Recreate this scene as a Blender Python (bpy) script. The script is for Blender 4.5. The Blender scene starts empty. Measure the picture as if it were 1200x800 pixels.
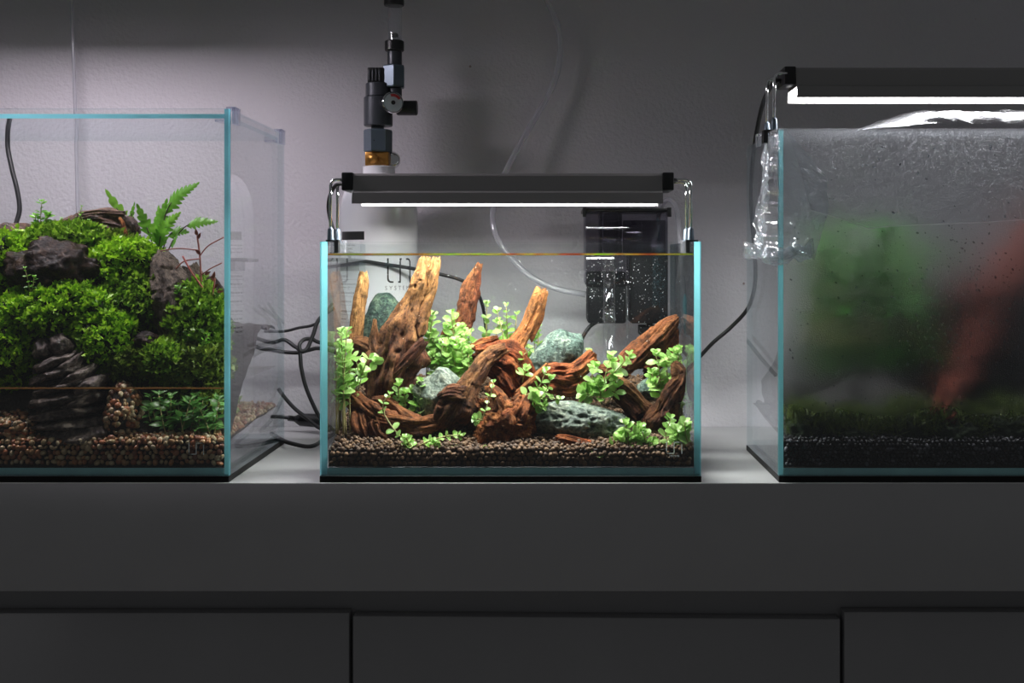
import bpy, bmesh, math, random
import numpy as np
from mathutils import Vector, Matrix, noise

# ------------------------------------------------------------------ camera, world, exposure
scene = bpy.context.scene
COL = scene.collection
D = 1.30                      # camera distance to the tank fronts (m)
CX, CZ = 0.047, 0.263         # camera position in the frame's millimetre grid
cam_data = bpy.data.cameras.new('camera')
cam_data.sensor_width = 36.0
cam_data.lens = 36.0 * D / 1.2
cam_data.shift_x = -47 / 1200
cam_data.shift_y = -98 / 1200
cam_data.clip_start = 0.01
cam = bpy.data.objects.new('camera', cam_data)
cam.location = (CX, -D, CZ)
cam.rotation_euler = (math.pi / 2, 0, 0)
COL.objects.link(cam)
scene.camera = cam

world = bpy.data.worlds.new('dim_room')
scene.world = world
world.use_nodes = True
wbg = world.node_tree.nodes['Background']
wbg.inputs[0].default_value = (0.95, 0.97, 1.0, 1)
wbg.inputs[1].default_value = 0.072

scene.view_settings.view_transform = 'Standard'
scene.view_settings.look = 'None'
scene.view_settings.gamma = 1.0
scene.view_settings.use_curve_mapping = False
scene.view_settings.exposure = 0.0
scene.cycles.transparent_max_bounces = 48
scene.cycles.max_bounces = 10
scene.cycles.diffuse_bounces = 4
scene.cycles.glossy_bounces = 4
scene.cycles.transmission_bounces = 8
scene.cycles.sample_clamp_indirect = 4.0
scene.cycles.caustics_reflective = False
scene.cycles.caustics_refractive = True

LAMP_MID = 66.0               # radiance of the three LED bars
LAMP_LEFT = 42.0
LAMP_RIGHT = 30.0

# ------------------------------------------------------------------ helpers
rnd = random.Random(7)
nrg = np.random.default_rng(11)


def P(px, py, y):
    """point of the place that is seen at photo pixel (px, py) when it stands at depth y"""
    s = D / (D + y)
    return Vector((CX + (px - 647) / 1000 / s, y, CZ + (302 - py) / 1000 / s))


def S(y):
    return D / (D + y)


def origin(o):
    v = Vector((0, 0, 0))
    while o is not None:
        v += o.location
        o = o.parent
    return v


def tag(o, label=None, cat=None, group=None, kind=None):
    if label: o['label'] = label
    if cat: o['category'] = cat
    if group: o['group'] = group
    if kind: o['kind'] = kind
    return o


def thing(name, label, cat, loc=(0, 0, 0), group=None):
    o = bpy.data.objects.new(name, None)
    o.empty_display_size = 0.02
    o.location = loc
    COL.objects.link(o)
    return tag(o, label, cat, group)


class MB:
    """collects geometry in world coordinates; build() links ONE mesh object"""
    def __init__(self):
        self.v, self.f, self.m, self.att = [], [], [], {}

    def add(self, verts, faces, mi=0, **att):
        n = len(self.v)
        self.v += [tuple(p) for p in verts]
        self.f += [tuple(i + n for i in f) for f in faces]
        self.m += [mi] * len(faces)
        for k in set(list(att) + list(self.att)):
            if k not in self.att:
                self.att[k] = [None] * n
            self.att[k] += list(att.get(k, [None] * len(verts)))
        return self

    def box(self, x0, x1, y0, y1, z0, z1, mi=0, mat=None):
        c = [(x, y, z) for z in (z0, z1) for y in (y0, y1) for x in (x0, x1)]
        if mat is not None: c = [mat @ Vector(p) for p in c]
        return self.add(c, [(0, 2, 3, 1), (4, 5, 7, 6), (0, 1, 5, 4), (2, 6, 7, 3), (0, 4, 6, 2), (1, 3, 7, 5)], mi)

    def bevel_box(self, x0, x1, y0, y1, z0, z1, b=0.002, mi=0, mat=None, seg=2):
        bm = bmesh.new()
        bmesh.ops.create_cube(bm, size=1)
        for v in bm.verts:
            v.co = Vector(((x0 + x1) / 2 + v.co.x * (x1 - x0), (y0 + y1) / 2 + v.co.y * (y1 - y0), (z0 + z1) / 2 + v.co.z * (z1 - z0)))
        bmesh.ops.bevel(bm, geom=list(bm.edges), offset=b, segments=seg, affect='EDGES', profile=0.5)
        bm.verts.index_update()
        vs = [v.co.copy() for v in bm.verts]
        if mat is not None: vs = [mat @ p for p in vs]
        self.add(vs, [[v.index for v in f.verts] for f in bm.faces], mi)
        bm.free()
        return self

    def tube(self, pts, r, seg=10, mi=0, caps=True):
        pts = [Vector(p) for p in pts]
        n = len(pts)
        rr = r if isinstance(r, (list, tuple)) else [r] * n
        fr = frames(pts)
        vs, fs = [], []
        for i in range(n):
            a, b = fr[i]
            for k in range(seg):
                t = 2 * math.pi * k / seg
                vs.append(pts[i] + (a * math.cos(t) + b * math.sin(t)) * rr[i])
        for i in range(n - 1):
            for k in range(seg):
                k2 = (k + 1) % seg
                fs.append((i * seg + k, i * seg + k2, (i + 1) * seg + k2, (i + 1) * seg + k))
        if caps:
            fs.append(tuple(reversed(range(seg))))
            fs.append(tuple((n - 1) * seg + k for k in range(seg)))
        return self.add(vs, fs, mi)

    def lathe(self, prof, c=(0, 0, 0), seg=40, mi=0, mat=None):
        """prof: (radius, height) from bottom to top about the z axis at c"""
        vs, fs = [], []
        n = len(prof)
        for r, z in prof:
            for k in range(seg):
                t = 2 * math.pi * k / seg
                p = Vector((r * math.cos(t), r * math.sin(t), z))
                if mat is not None: p = mat @ p
                vs.append(p + Vector(c))
        for i in range(n - 1):
            for k in range(seg):
                k2 = (k + 1) % seg
                fs.append((i * seg + k, i * seg + k2, (i + 1) * seg + k2, (i + 1) * seg + k))
        fs.append(tuple(reversed(range(seg))))
        fs.append(tuple((n - 1) * seg + k for k in range(seg)))
        return self.add(vs, fs, mi)

    def prism(self, prof, x0, x1, mi=0):
        """(y, z) profile, counter-clockwise seen from +x, swept along x"""
        n = len(prof)
        vs = [(x0, y, z) for y, z in prof] + [(x1, y, z) for y, z in prof]
        fs = [(k, (k + 1) % n, n + (k + 1) % n, n + k) for k in range(n)]
        fs += [tuple(reversed(range(n))), tuple(range(n, 2 * n))]
        return self.add(vs, fs, mi)

    def grid(self, fn, nu, nv, mi=0):
        vs = [fn(i / nu, j / nv) for j in range(nv + 1) for i in range(nu + 1)]
        fs = [(j * (nu + 1) + i, j * (nu + 1) + i + 1, (j + 1) * (nu + 1) + i + 1, (j + 1) * (nu + 1) + i) for j in range(nv) for i in range(nu)]
        return self.add(vs, fs, mi)

    def build(self, name, mats, parent=None, smooth=False, loc=None, angle=None):
        me = bpy.data.meshes.new(name)
        o = bpy.data.objects.new(name, me)
        if parent is not None:
            o.parent = parent
            org = origin(parent)
        else:
            org = Vector(loc) if loc is not None else Vector((0, 0, 0))
            o.location = org
        me.from_pydata([(p[0] - org.x, p[1] - org.y, p[2] - org.z) for p in self.v], [], self.f)
        for m in (mats if isinstance(mats, (list, tuple)) else [mats]):
            me.materials.append(m)
        if any(self.m): me.polygons.foreach_set('material_index', self.m)
        if smooth: me.polygons.foreach_set('use_smooth', [True] * len(me.polygons))
        for k, vals in self.att.items():
            first = next(v for v in vals if v is not None)
            if isinstance(first, (tuple, list, Vector)):
                a = me.attributes.new(k, 'FLOAT_VECTOR', 'POINT')
                a.data.foreach_set('vector', [c for v in vals for c in (v if v is not None else (0, 0, 0))])
            else:
                a = me.attributes.new(k, 'FLOAT', 'POINT')
                a.data.foreach_set('value', [v if v is not None else 0.0 for v in vals])
        me.update()
        if smooth and angle: me.set_sharp_from_angle(angle=math.radians(angle))
        COL.objects.link(o)
        return o


def frames(pts):
    n = len(pts)
    out = []
    tprev, a = None, None
    for i in range(n):
        t = (pts[min(i + 1, n - 1)] - pts[max(i - 1, 0)])
        t = t.normalized() if t.length > 1e-9 else (tprev or Vector((0, 0, 1)))
        if a is None:
            ref = Vector((0, 1, 0)) if abs(t.y) < 0.9 else Vector((1, 0, 0))
            a = t.cross(ref).normalized()
        else:
            a = (a - t * a.dot(t))
            a = a.normalized() if a.length > 1e-9 else t.orthogonal().normalized()
        out.append((a, t.cross(a).normalized()))
        tprev = t
    return out


def smooth_path(pts, n):
    """Catmull-Rom through tuples of any length, n samples"""
    p = [np.array(q, dtype=float) for q in pts]
    if len(p) == 2:
        return [p[0] + (p[1] - p[0]) * i / (n - 1) for i in range(n)]
    p = [2 * p[0] - p[1]] + p + [2 * p[-1] - p[-2]]
    m = len(p) - 3
    out = []
    for i in range(n):
        u = i / (n - 1) * m
        k = min(int(u), m - 1)
        t = u - k
        a, b, c, d = p[k], p[k + 1], p[k + 2], p[k + 3]
        out.append(0.5 * (2 * b + (c - a) * t + (2 * a - 5 * b + 4 * c - d) * t * t + (3 * b - a - 3 * c + d) * t ** 3))
    return out


def PP(lst, n):
    """smooth world path through photo points (px, py, depth)"""
    return [Vector(q) for q in smooth_path([tuple(P(*q)) for q in lst], n)]


# ------------------------------------------------------------------ materials
MATS = {}


def new_mat(name):
    m = bpy.data.materials.new(name)
    m.use_nodes = True
    nt = m.node_tree
    for n in list(nt.nodes): nt.nodes.remove(n)
    out = nt.nodes.new('ShaderNodeOutputMaterial')
    MATS[name] = m
    return m, nt, out


def nd(nt, typ, ins=None, **props):
    n = nt.nodes.new(typ)
    for k, v in props.items(): setattr(n, k, v)
    for k, v in (ins or {}).items():
        if hasattr(v, 'is_linked') or isinstance(v, bpy.types.NodeSocket): nt.links.new(v, n.inputs[k])
        else: n.inputs[k].default_value = v
    return n


def ramp(nt, fac, stops):
    r = nt.nodes.new('ShaderNodeValToRGB')
    e = r.color_ramp.elements
    while len(e) < len(stops): e.new(0.5)
    for k, (p, c) in enumerate(stops):
        e[k].position = p
        e[k].color = (c[0], c[1], c[2], 1) if not isinstance(c, (int, float)) else (c, c, c, 1)
    nt.links.new(fac, r.inputs[0])
    return r.outputs[0]


def mixc(nt, fac, a, b, mode='MIX'):
    m = nt.nodes.new('ShaderNodeMix')
    m.data_type = 'RGBA'
    m.blend_type = mode
    for i, v in ((0, fac), (6, a), (7, b)):
        if isinstance(v, bpy.types.NodeSocket): nt.links.new(v, m.inputs[i])
        else: m.inputs[i].default_value = v if i == 0 else (v[0], v[1], v[2], 1)
    return m.outputs[2]


def math_n(nt, op, a, b=0.0):
    m = nt.nodes.new('ShaderNodeMath')
    m.operation = op
    for i, v in ((0, a), (1, b)):
        if isinstance(v, bpy.types.NodeSocket): nt.links.new(v, m.inputs[i])
        else: m.inputs[i].default_value = v
    return m.outputs[0]


def plain(name, col, rough=0.5, metal=0.0, noise_amt=0.0, nscale=40, bump=0.0, bscale=200, emit=None, spec=0.5):
    m, nt, out = new_mat(name)
    b = nd(nt, 'ShaderNodeBsdfPrincipled', {'Roughness': rough, 'Metallic': metal, 'Specular IOR Level': spec})
    b.inputs['Base Color'].default_value = (*col, 1)
    tc = nd(nt, 'ShaderNodeTexCoord')
    if noise_amt:
        nz = nd(nt, 'ShaderNodeTexNoise', {'Vector': tc.outputs['Object'], 'Scale': nscale, 'Detail': 6})
        c = mixc(nt, nz.outputs[0], [x * (1 - noise_amt) for x in col], [min(1, x * (1 + noise_amt)) for x in col])
        nt.links.new(c, b.inputs['Base Color'])
    if bump:
        nz = nd(nt, 'ShaderNodeTexNoise', {'Vector': tc.outputs['Object'], 'Scale': bscale, 'Detail': 4})
        bp = nd(nt, 'ShaderNodeBump', {'Height': nz.outputs[0], 'Strength': bump, 'Distance': 0.002})
        nt.links.new(bp.outputs[0], b.inputs['Normal'])
    if emit:
        b.inputs['Emission Color'].default_value = (*emit[0], 1)
        b.inputs['Emission Strength'].default_value = emit[1]
    nt.links.new(b.outputs[0], out.inputs[0])
    return m


def glassy(name, tint=(0.985, 0.995, 0.99), r0=0.04, rough=0.0, haze=0.0, haze_col=(0.9, 0.9, 0.95), bump=0.0, bscale=60, gloss=1.0):
    """thin transparent sheet: see-through, mirror-like at grazing angles, optional milky share"""
    m, nt, out = new_mat(name)
    lw = nd(nt, 'ShaderNodeLayerWeight', {'Blend': 0.5})
    f5 = math_n(nt, 'POWER', lw.outputs['Facing'], 5.0)
    fac = math_n(nt, 'ADD', math_n(nt, 'MULTIPLY', f5, (1 - r0) * gloss), r0)
    tr = nd(nt, 'ShaderNodeBsdfTransparent', {'Color': (*tint, 1)})
    gl = nd(nt, 'ShaderNodeBsdfGlossy', {'Color': (0.95, 0.97, 1, 1), 'Roughness': rough})
    if bump:
        tc = nd(nt, 'ShaderNodeTexCoord')
        nz = nd(nt, 'ShaderNodeTexNoise', {'Vector': tc.outputs['Object'], 'Scale': bscale, 'Detail': 3})
        bp = nd(nt, 'ShaderNodeBump', {'Height': nz.outputs[0], 'Strength': bump, 'Distance': 0.003})
        nt.links.new(bp.outputs[0], gl.inputs['Normal'])
    base = tr.outputs[0]
    if haze:
        df = nd(nt, 'ShaderNodeBsdfDiffuse', {'Color': (*haze_col, 1)})
        tl = nd(nt, 'ShaderNodeBsdfTranslucent', {'Color': (*haze_col, 1)})
        dt = nd(nt, 'ShaderNodeMixShader', {0: 0.5, 1: df.outputs[0], 2: tl.outputs[0]})
        base = nd(nt, 'ShaderNodeMixShader', {0: haze, 1: base, 2: dt.outputs[0]}).outputs[0]
    mx = nd(nt, 'ShaderNodeMixShader', {0: fac, 1: base, 2: gl.outputs[0]})
    nt.links.new(mx.outputs[0], out.inputs[0])
    return m


def leaf_mat(name, c1, c2, rough=0.35, transl=0.35, scale=60, attr=None):
    m, nt, out = new_mat(name)
    if attr:
        at = nd(nt, 'ShaderNodeAttribute', attribute_name=attr)
        col = mixc(nt, at.outputs['Fac'], c1, c2)
    else:
        oi = nd(nt, 'ShaderNodeObjectInfo')
        tc = nd(nt, 'ShaderNodeTexCoord')
        nz = nd(nt, 'ShaderNodeTexNoise', {'Vector': tc.outputs['Object'], 'Scale': scale, 'Detail': 3})
        f = math_n(nt, 'ADD', math_n(nt, 'MULTIPLY', oi.outputs['Random'], 0.75), math_n(nt, 'MULTIPLY', nz.outputs[0], 0.3))
        col = mixc(nt, f, c1, c2)
    b = nd(nt, 'ShaderNodeBsdfPrincipled', {'Base Color': col, 'Roughness': rough})
    t = nd(nt, 'ShaderNodeBsdfTranslucent', {'Color': col})
    mx = nd(nt, 'ShaderNodeMixShader', {0: transl, 1: b.outputs[0], 2: t.outputs[0]})
    nt.links.new(mx.outputs[0], out.inputs[0])
    return m


def wood_mat(name, dark, mid, pale, rough=0.8, gscale=260, spec=0.25):
    """grain runs along the piece (vector attribute 'grain'); 'tone' says how bleached the wood is"""
    m, nt, out = new_mat(name)
    g = nd(nt, 'ShaderNodeAttribute', attribute_name='grain')
    tn = nd(nt, 'ShaderNodeAttribute', attribute_name='tone')
    tc = nd(nt, 'ShaderNodeTexCoord')
    n1 = nd(nt, 'ShaderNodeTexNoise', {'Vector': g.outputs['Vector'], 'Scale': gscale * 1.9, 'Detail': 9, 'Roughness': 0.72})
    n2 = nd(nt, 'ShaderNodeTexNoise', {'Vector': g.outputs['Vector'], 'Scale': gscale * 0.30, 'Detail': 4})
    n3 = nd(nt, 'ShaderNodeTexNoise', {'Vector': tc.outputs['Object'], 'Scale': 420, 'Detail': 6, 'Roughness': 0.7})
    n4 = nd(nt, 'ShaderNodeTexNoise', {'Vector': tc.outputs['Object'], 'Scale': 95, 'Detail': 4})
    gr = math_n(nt, 'ADD', math_n(nt, 'MULTIPLY', n1.outputs[0], 0.65), math_n(nt, 'MULTIPLY', n3.outputs[0], 0.35))
    lo = ramp(nt, gr, [(0.38, dark), (0.50, mid), (0.64, [min(1, c * 2.0) for c in mid])])
    hi = ramp(nt, gr, [(0.38, [c * 0.8 for c in mid]), (0.47, [c * 0.62 for c in pale]), (0.58, pale)])
    f = math_n(nt, 'ADD', tn.outputs['Fac'], math_n(nt, 'MULTIPLY', math_n(nt, 'SUBTRACT', n2.outputs[0], 0.5), 1.6))
    cl = nd(nt, 'ShaderNodeClamp', {'Value': f})
    col = mixc(nt, cl.outputs[0], lo, hi)
    stain = ramp(nt, n4.outputs[0], [(0.36, 0.30), (0.52, 1.0)])
    col = mixc(nt, 0.85, col, stain, 'MULTIPLY')
    bp = nd(nt, 'ShaderNodeBump', {'Height': gr, 'Strength': 1.0, 'Distance': 0.006})
    b = nd(nt, 'ShaderNodeBsdfPrincipled', {'Base Color': col, 'Roughness': rough, 'Normal': bp.outputs[0], 'Specular IOR Level': spec})
    nt.links.new(b.outputs[0], out.inputs[0])
    return m


def stone_mat(name, c_dark, c_mid, c_light, scale=70, rough=0.6, bump=0.6, spec=0.4):
    m, nt, out = new_mat(name)
    tc = nd(nt, 'ShaderNodeTexCoord')
    n1 = nd(nt, 'ShaderNodeTexNoise', {'Vector': tc.outputs['Object'], 'Scale': scale, 'Detail': 9, 'Roughness': 0.7})
    n2 = nd(nt, 'ShaderNodeTexNoise', {'Vector': tc.outputs['Object'], 'Scale': scale * 4, 'Detail': 5})
    col = ramp(nt, n1.outputs[0], [(0.33, c_dark), (0.5, c_mid), (0.66, c_light)])
    sp = ramp(nt, n2.outputs[0], [(0.42, 0.25), (0.56, 1.0)])
    col = mixc(nt, 0.6, col, sp, 'MULTIPLY')
    h = math_n(nt, 'ADD', n1.outputs[0], math_n(nt, 'MULTIPLY', n2.outputs[0], 0.4))
    bp = nd(nt, 'ShaderNodeBump', {'Height': h, 'Strength': bump, 'Distance': 0.006})
    b = nd(nt, 'ShaderNodeBsdfPrincipled', {'Base Color': col, 'Roughness': rough, 'Normal': bp.outputs[0], 'Specular IOR Level': spec})
    nt.links.new(b.outputs[0], out.inputs[0])
    return m


def grain_mat(name, stops, rough=0.7, bump=0.3):
    """loose grains: each grain's own shade comes from its 'tone' attribute"""
    m, nt, out = new_mat(name)
    at = nd(nt, 'ShaderNodeAttribute', attribute_name='tone')
    tc = nd(nt, 'ShaderNodeTexCoord')
    nz = nd(nt, 'ShaderNodeTexNoise', {'Vector': tc.outputs['Object'], 'Scale': 500, 'Detail': 4})
    col = ramp(nt, at.outputs['Fac'], stops)
    col = mixc(nt, 0.5, col, ramp(nt, nz.outputs[0], [(0.3, 0.5), (0.65, 1.0)]), 'MULTIPLY')
    bp = nd(nt, 'ShaderNodeBump', {'Height': nz.outputs[0], 'Strength': bump, 'Distance': 0.001})
    b = nd(nt, 'ShaderNodeBsdfPrincipled', {'Base Color': col, 'Roughness': rough, 'Normal': bp.outputs[0]})
    nt.links.new(b.outputs[0], out.inputs[0])
    return m


# wall paint: rolled plaster with a fine orange-peel relief and a few rusty specks
def wall_paint():
    m, nt, out = new_mat('wall_paint')
    tc = nd(nt, 'ShaderNodeTexCoord')
    n1 = nd(nt, 'ShaderNodeTexNoise', {'Vector': tc.outputs['Object'], 'Scale': 170, 'Detail': 3, 'Roughness': 0.5})
    n2 = nd(nt, 'ShaderNodeTexNoise', {'Vector': tc.outputs['Object'], 'Scale': 3, 'Detail': 4})
    col = mixc(nt, n2.outputs[0], (0.57, 0.555, 0.585), (0.66, 0.645, 0.675))
    vo = nd(nt, 'ShaderNodeTexVoronoi', {'Vector': tc.outputs['Object'], 'Scale': 14.0, 'Randomness': 1.0})
    gate = ramp(nt, nd(nt, 'ShaderNodeSeparateColor', {0: vo.outputs['Color']}).outputs[0], [(0.62, 0), (0.63, 1)])
    spot = ramp(nt, vo.outputs['Distance'], [(0.018, 1), (0.034, 0)])
    col = mixc(nt, math_n(nt, 'MULTIPLY', spot, math_n(nt, 'MULTIPLY', gate, 0.7)), col, (0.16, 0.07, 0.05))
    bp = nd(nt, 'ShaderNodeBump', {'Height': n1.outputs[0], 'Strength': 0.45, 'Distance': 0.004})
    b = nd(nt, 'ShaderNodeBsdfPrincipled', {'Base Color': col, 'Roughness': 0.55, 'Normal': bp.outputs[0], 'Specular IOR Level': 0.3})
    nt.links.new(b.outputs[0], out.inputs[0])
    return m


def glass_edge(name, c):
    m, nt, out = new_mat(name)
    tc = nd(nt, 'ShaderNodeTexCoord')
    nz = nd(nt, 'ShaderNodeTexNoise', {'Vector': tc.outputs['Object'], 'Scale': 25, 'Detail': 2})
    col = mixc(nt, nz.outputs[0], [x * 0.8 for x in c], [min(1, x * 1.2) for x in c])
    t = nd(nt, 'ShaderNodeBsdfTranslucent', {'Color': col})
    b = nd(nt, 'ShaderNodeBsdfPrincipled', {'Base Color': col, 'Roughness': 0.2})
    mx = nd(nt, 'ShaderNodeMixShader', {0: 0.72, 1: b.outputs[0], 2: t.outputs[0]})
    nt.links.new(mx.outputs[0], out.inputs[0])
    return m


def water_mat(name, tint, bump, bscale):
    m, nt, out = new_mat(name)
    tc = nd(nt, 'ShaderNodeTexCoord')
    nz = nd(nt, 'ShaderNodeTexNoise', {'Vector': tc.outputs['Object'], 'Scale': bscale, 'Detail': 3})
    bp = nd(nt, 'ShaderNodeBump', {'Height': nz.outputs[0], 'Strength': bump, 'Distance': 0.002})
    lw = nd(nt, 'ShaderNodeLayerWeight', {'Blend': 0.5})
    fres = math_n(nt, 'ADD', math_n(nt, 'MULTIPLY', math_n(nt, 'POWER', lw.outputs['Facing'], 5.0), 0.98), 0.02)
    tr = nd(nt, 'ShaderNodeBsdfTransparent', {'Color': (*tint, 1)})
    gl = nd(nt, 'ShaderNodeBsdfGlossy', {'Roughness': 0.02, 'Normal': bp.outputs[0]})
    mx = nd(nt, 'ShaderNodeMixShader', {0: fres, 1: tr.outputs[0], 2: gl.outputs[0]})
    nt.links.new(mx.outputs[0], out.inputs[0])
    return m


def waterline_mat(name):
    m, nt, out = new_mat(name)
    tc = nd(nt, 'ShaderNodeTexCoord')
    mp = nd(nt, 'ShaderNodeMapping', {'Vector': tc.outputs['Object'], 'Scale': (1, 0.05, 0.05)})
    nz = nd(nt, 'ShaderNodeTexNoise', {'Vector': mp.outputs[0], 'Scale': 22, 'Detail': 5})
    col = ramp(nt, nz.outputs[0], [(0.38, (0.30, 0.42, 0.06)), (0.5, (0.40, 0.36, 0.10)), (0.62, (0.34, 0.12, 0.04))])  # plant and wood reflections in the meniscus, put into the colour
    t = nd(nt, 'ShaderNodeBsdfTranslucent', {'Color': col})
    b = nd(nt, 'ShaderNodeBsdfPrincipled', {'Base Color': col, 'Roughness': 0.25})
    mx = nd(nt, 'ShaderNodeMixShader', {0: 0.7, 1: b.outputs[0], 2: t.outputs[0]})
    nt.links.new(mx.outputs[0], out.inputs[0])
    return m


def fog_mat(name):
    """breath of condensation on the inside of a pane: scatters what is seen through it"""
    m, nt, out = new_mat(name)
    tc = nd(nt, 'ShaderNodeTexCoord')
    n1 = nd(nt, 'ShaderNodeTexNoise', {'Vector': tc.outputs['Object'], 'Scale': 900, 'Detail': 3})
    n2 = nd(nt, 'ShaderNodeTexNoise', {'Vector': tc.outputs['Object'], 'Scale': 9, 'Detail': 5})
    bp = nd(nt, 'ShaderNodeBump', {'Height': n1.outputs[0], 'Strength': 0.6, 'Distance': 0.002})
    rf = nd(nt, 'ShaderNodeBsdfRefraction', {'Color': (0.98, 0.98, 1, 1), 'Roughness': 0.46, 'IOR': 1.33, 'Normal': bp.outputs[0]})
    df = nd(nt, 'ShaderNodeBsdfDiffuse', {'Color': (0.75, 0.76, 0.8, 1), 'Normal': bp.outputs[0]})
    tl = nd(nt, 'ShaderNodeBsdfTranslucent', {'Color': (0.75, 0.76, 0.8, 1), 'Normal': bp.outputs[0]})
    dt = nd(nt, 'ShaderNodeMixShader', {0: 0.5, 1: df.outputs[0], 2: tl.outputs[0]})
    zz = nd(nt, 'ShaderNodeSeparateXYZ', {0: tc.outputs['Object']}).outputs[2]
    zn = math_n(nt, 'ADD', zz, math_n(nt, 'MULTIPLY', math_n(nt, 'SUBTRACT', n2.outputs[0], 0.5), 0.08))
    n5 = nd(nt, 'ShaderNodeTexNoise', {'Vector': tc.outputs['Object'], 'Scale': 420, 'Detail': 3, 'Roughness': 0.7})
    speck = ramp(nt, n5.outputs[0], [(0.50, 0.0), (0.66, 1.0)])
    dense = nd(nt, 'ShaderNodeMapRange', {0: zn, 1: 0.15, 2: 0.41, 3: 0.05, 4: 0.34}).outputs[0]
    milk = math_n(nt, 'ADD', math_n(nt, 'MULTIPLY', speck, dense), 0.010)
    a = nd(nt, 'ShaderNodeMixShader', {0: milk, 1: rf.outputs[0], 2: dt.outputs[0]})
    tr = nd(nt, 'ShaderNodeBsdfTransparent')
    clear = nd(nt, 'ShaderNodeMapRange', {0: zn, 1: 0.080, 2: 0.125, 3: 0.80, 4: 0.22}).outputs[0]
    b = nd(nt, 'ShaderNodeMixShader', {0: clear, 1: a.outputs[0], 2: tr.outputs[0]})
    nt.links.new(b.outputs[0], out.inputs[0])
    return m


M_WALL = wall_paint()
M_TOP = plain('worktop_lacquer', (0.46, 0.46, 0.465), 0.42, noise_amt=0.06, nscale=12, bump=0.05, bscale=900)
M_CAB = plain('cabinet_lacquer', (0.34, 0.34, 0.348), 0.5, noise_amt=0.05, nscale=8, bump=0.05, bscale=900)
M_FLOOR = plain('floor_grey', (0.25, 0.24, 0.23), 0.5, noise_amt=0.2, nscale=6)
M_GLASS = glassy('tank_glass')
M_EDGE = glass_edge('glass_edge_cyan', (0.22, 0.62, 0.70))
M_EDGE_D = glass_edge('glass_edge_teal', (0.20, 0.54, 0.60))
M_EDGE_B = plain('base_edge_painted_glow', (0.34, 0.74, 0.86), 0.25, noise_amt=0.35, nscale=30)  # brighter than the other edges: glow of light guided in the glass, painted on
M_EDGE_P = glassy('pale_glass_edge', tint=(0.84, 0.92, 0.94), r0=0.05, rough=0.1, haze=0.04, haze_col=(0.45, 0.8, 0.85))
M_MAT = plain('black_foam', (0.008, 0.008, 0.008), 0.85, bump=0.3, bscale=900)
M_BLACK = plain('black_plastic', (0.012, 0.013, 0.014), 0.35)
M_BLACKM = plain('black_anodised', (0.055, 0.062, 0.072), 0.32, metal=0.3, noise_amt=0.1)
M_SLATE = plain('blue_black_steel', (0.12, 0.155, 0.19), 0.3, metal=0.5, noise_amt=0.1)
M_ALU = plain('grey_aluminium', (0.30, 0.295, 0.29), 0.42, metal=0.25, noise_amt=0.05, nscale=8)
M_CHROME = plain('chrome', (0.85, 0.85, 0.86), 0.08, metal=1.0)
M_BRASS = plain('brass', (0.55, 0.27, 0.07), 0.32, metal=0.9, noise_amt=0.25, nscale=90)
M_WHITE = plain('white_enamel', (0.78, 0.78, 0.80), 0.22, noise_amt=0.02)
M_PRINT = plain('black_print', (0.012, 0.012, 0.012), 0.4)
M_PRINTG = plain('grey_print', (0.16, 0.16, 0.17), 0.5)
M_LABELW = plain('paper_label', (0.82, 0.83, 0.83), 0.5)
M_ETCH = leaf_mat('etched_glass', (0.80, 0.86, 0.88), (0.90, 0.94, 0.95), 0.5, 0.6)
M_CABLE = plain('black_cable', (0.010, 0.010, 0.011), 0.42)
M_SMOKE = glassy('smoked_acrylic', tint=(0.50, 0.49, 0.53), r0=0.05, rough=0.05, gloss=0.6)
M_FBLACK = plain('matt_black_plastic', (0.006, 0.006, 0.007), 0.6, spec=0.12)
M_CORE = glassy('smoked_core', tint=(0.45, 0.45, 0.47), r0=0.01, rough=0.2, gloss=0.3)
M_CLEAR = glassy('clear_plastic', tint=(0.93, 0.94, 0.95), r0=0.08, rough=0.05, haze=0.16)
M_TUBE = glassy('clear_acrylic_tube', tint=(0.94, 0.95, 0.95), r0=0.04, rough=0.05, haze=0.02)
M_HOSE = glassy('clear_hose', tint=(0.90, 0.90, 0.91), r0=0.08, rough=0.08, haze=0.38)
M_FILM = glassy('cling_film', tint=(0.94, 0.94, 0.95), r0=0.06, rough=0.10, haze=0.09, bump=0.5, bscale=40)
M_FILMT = glassy('taut_film', tint=(0.93, 0.93, 0.95), r0=0.03, rough=0.26, haze=0.022, bump=0.9, bscale=45, gloss=0.5)
M_CLIP = glassy('clip_acrylic', tint=(0.85, 0.86, 0.92), r0=0.1, rough=0.1, haze=0.2, haze_col=(0.8, 0.84, 0.95))
M_FILMC = glassy('crumpled_film', tint=(0.88, 0.92, 0.93), r0=0.14, rough=0.16, haze=0.24, bump=0.5, bscale=90)
M_FOG = fog_mat('condensation')
M_DROP = glassy('water_drop', tint=(0.75, 0.77, 0.78), r0=0.12, rough=0.02)
M_WATER = water_mat('clear_water', (0.97, 0.99, 0.98), 0.10, 30)
M_WATER_L = water_mat('dark_water', (0.95, 0.94, 0.88), 0.35, 45)
M_BUBBLE = plain('air_bubble', (0.85, 0.88, 0.88), 0.2)

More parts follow.
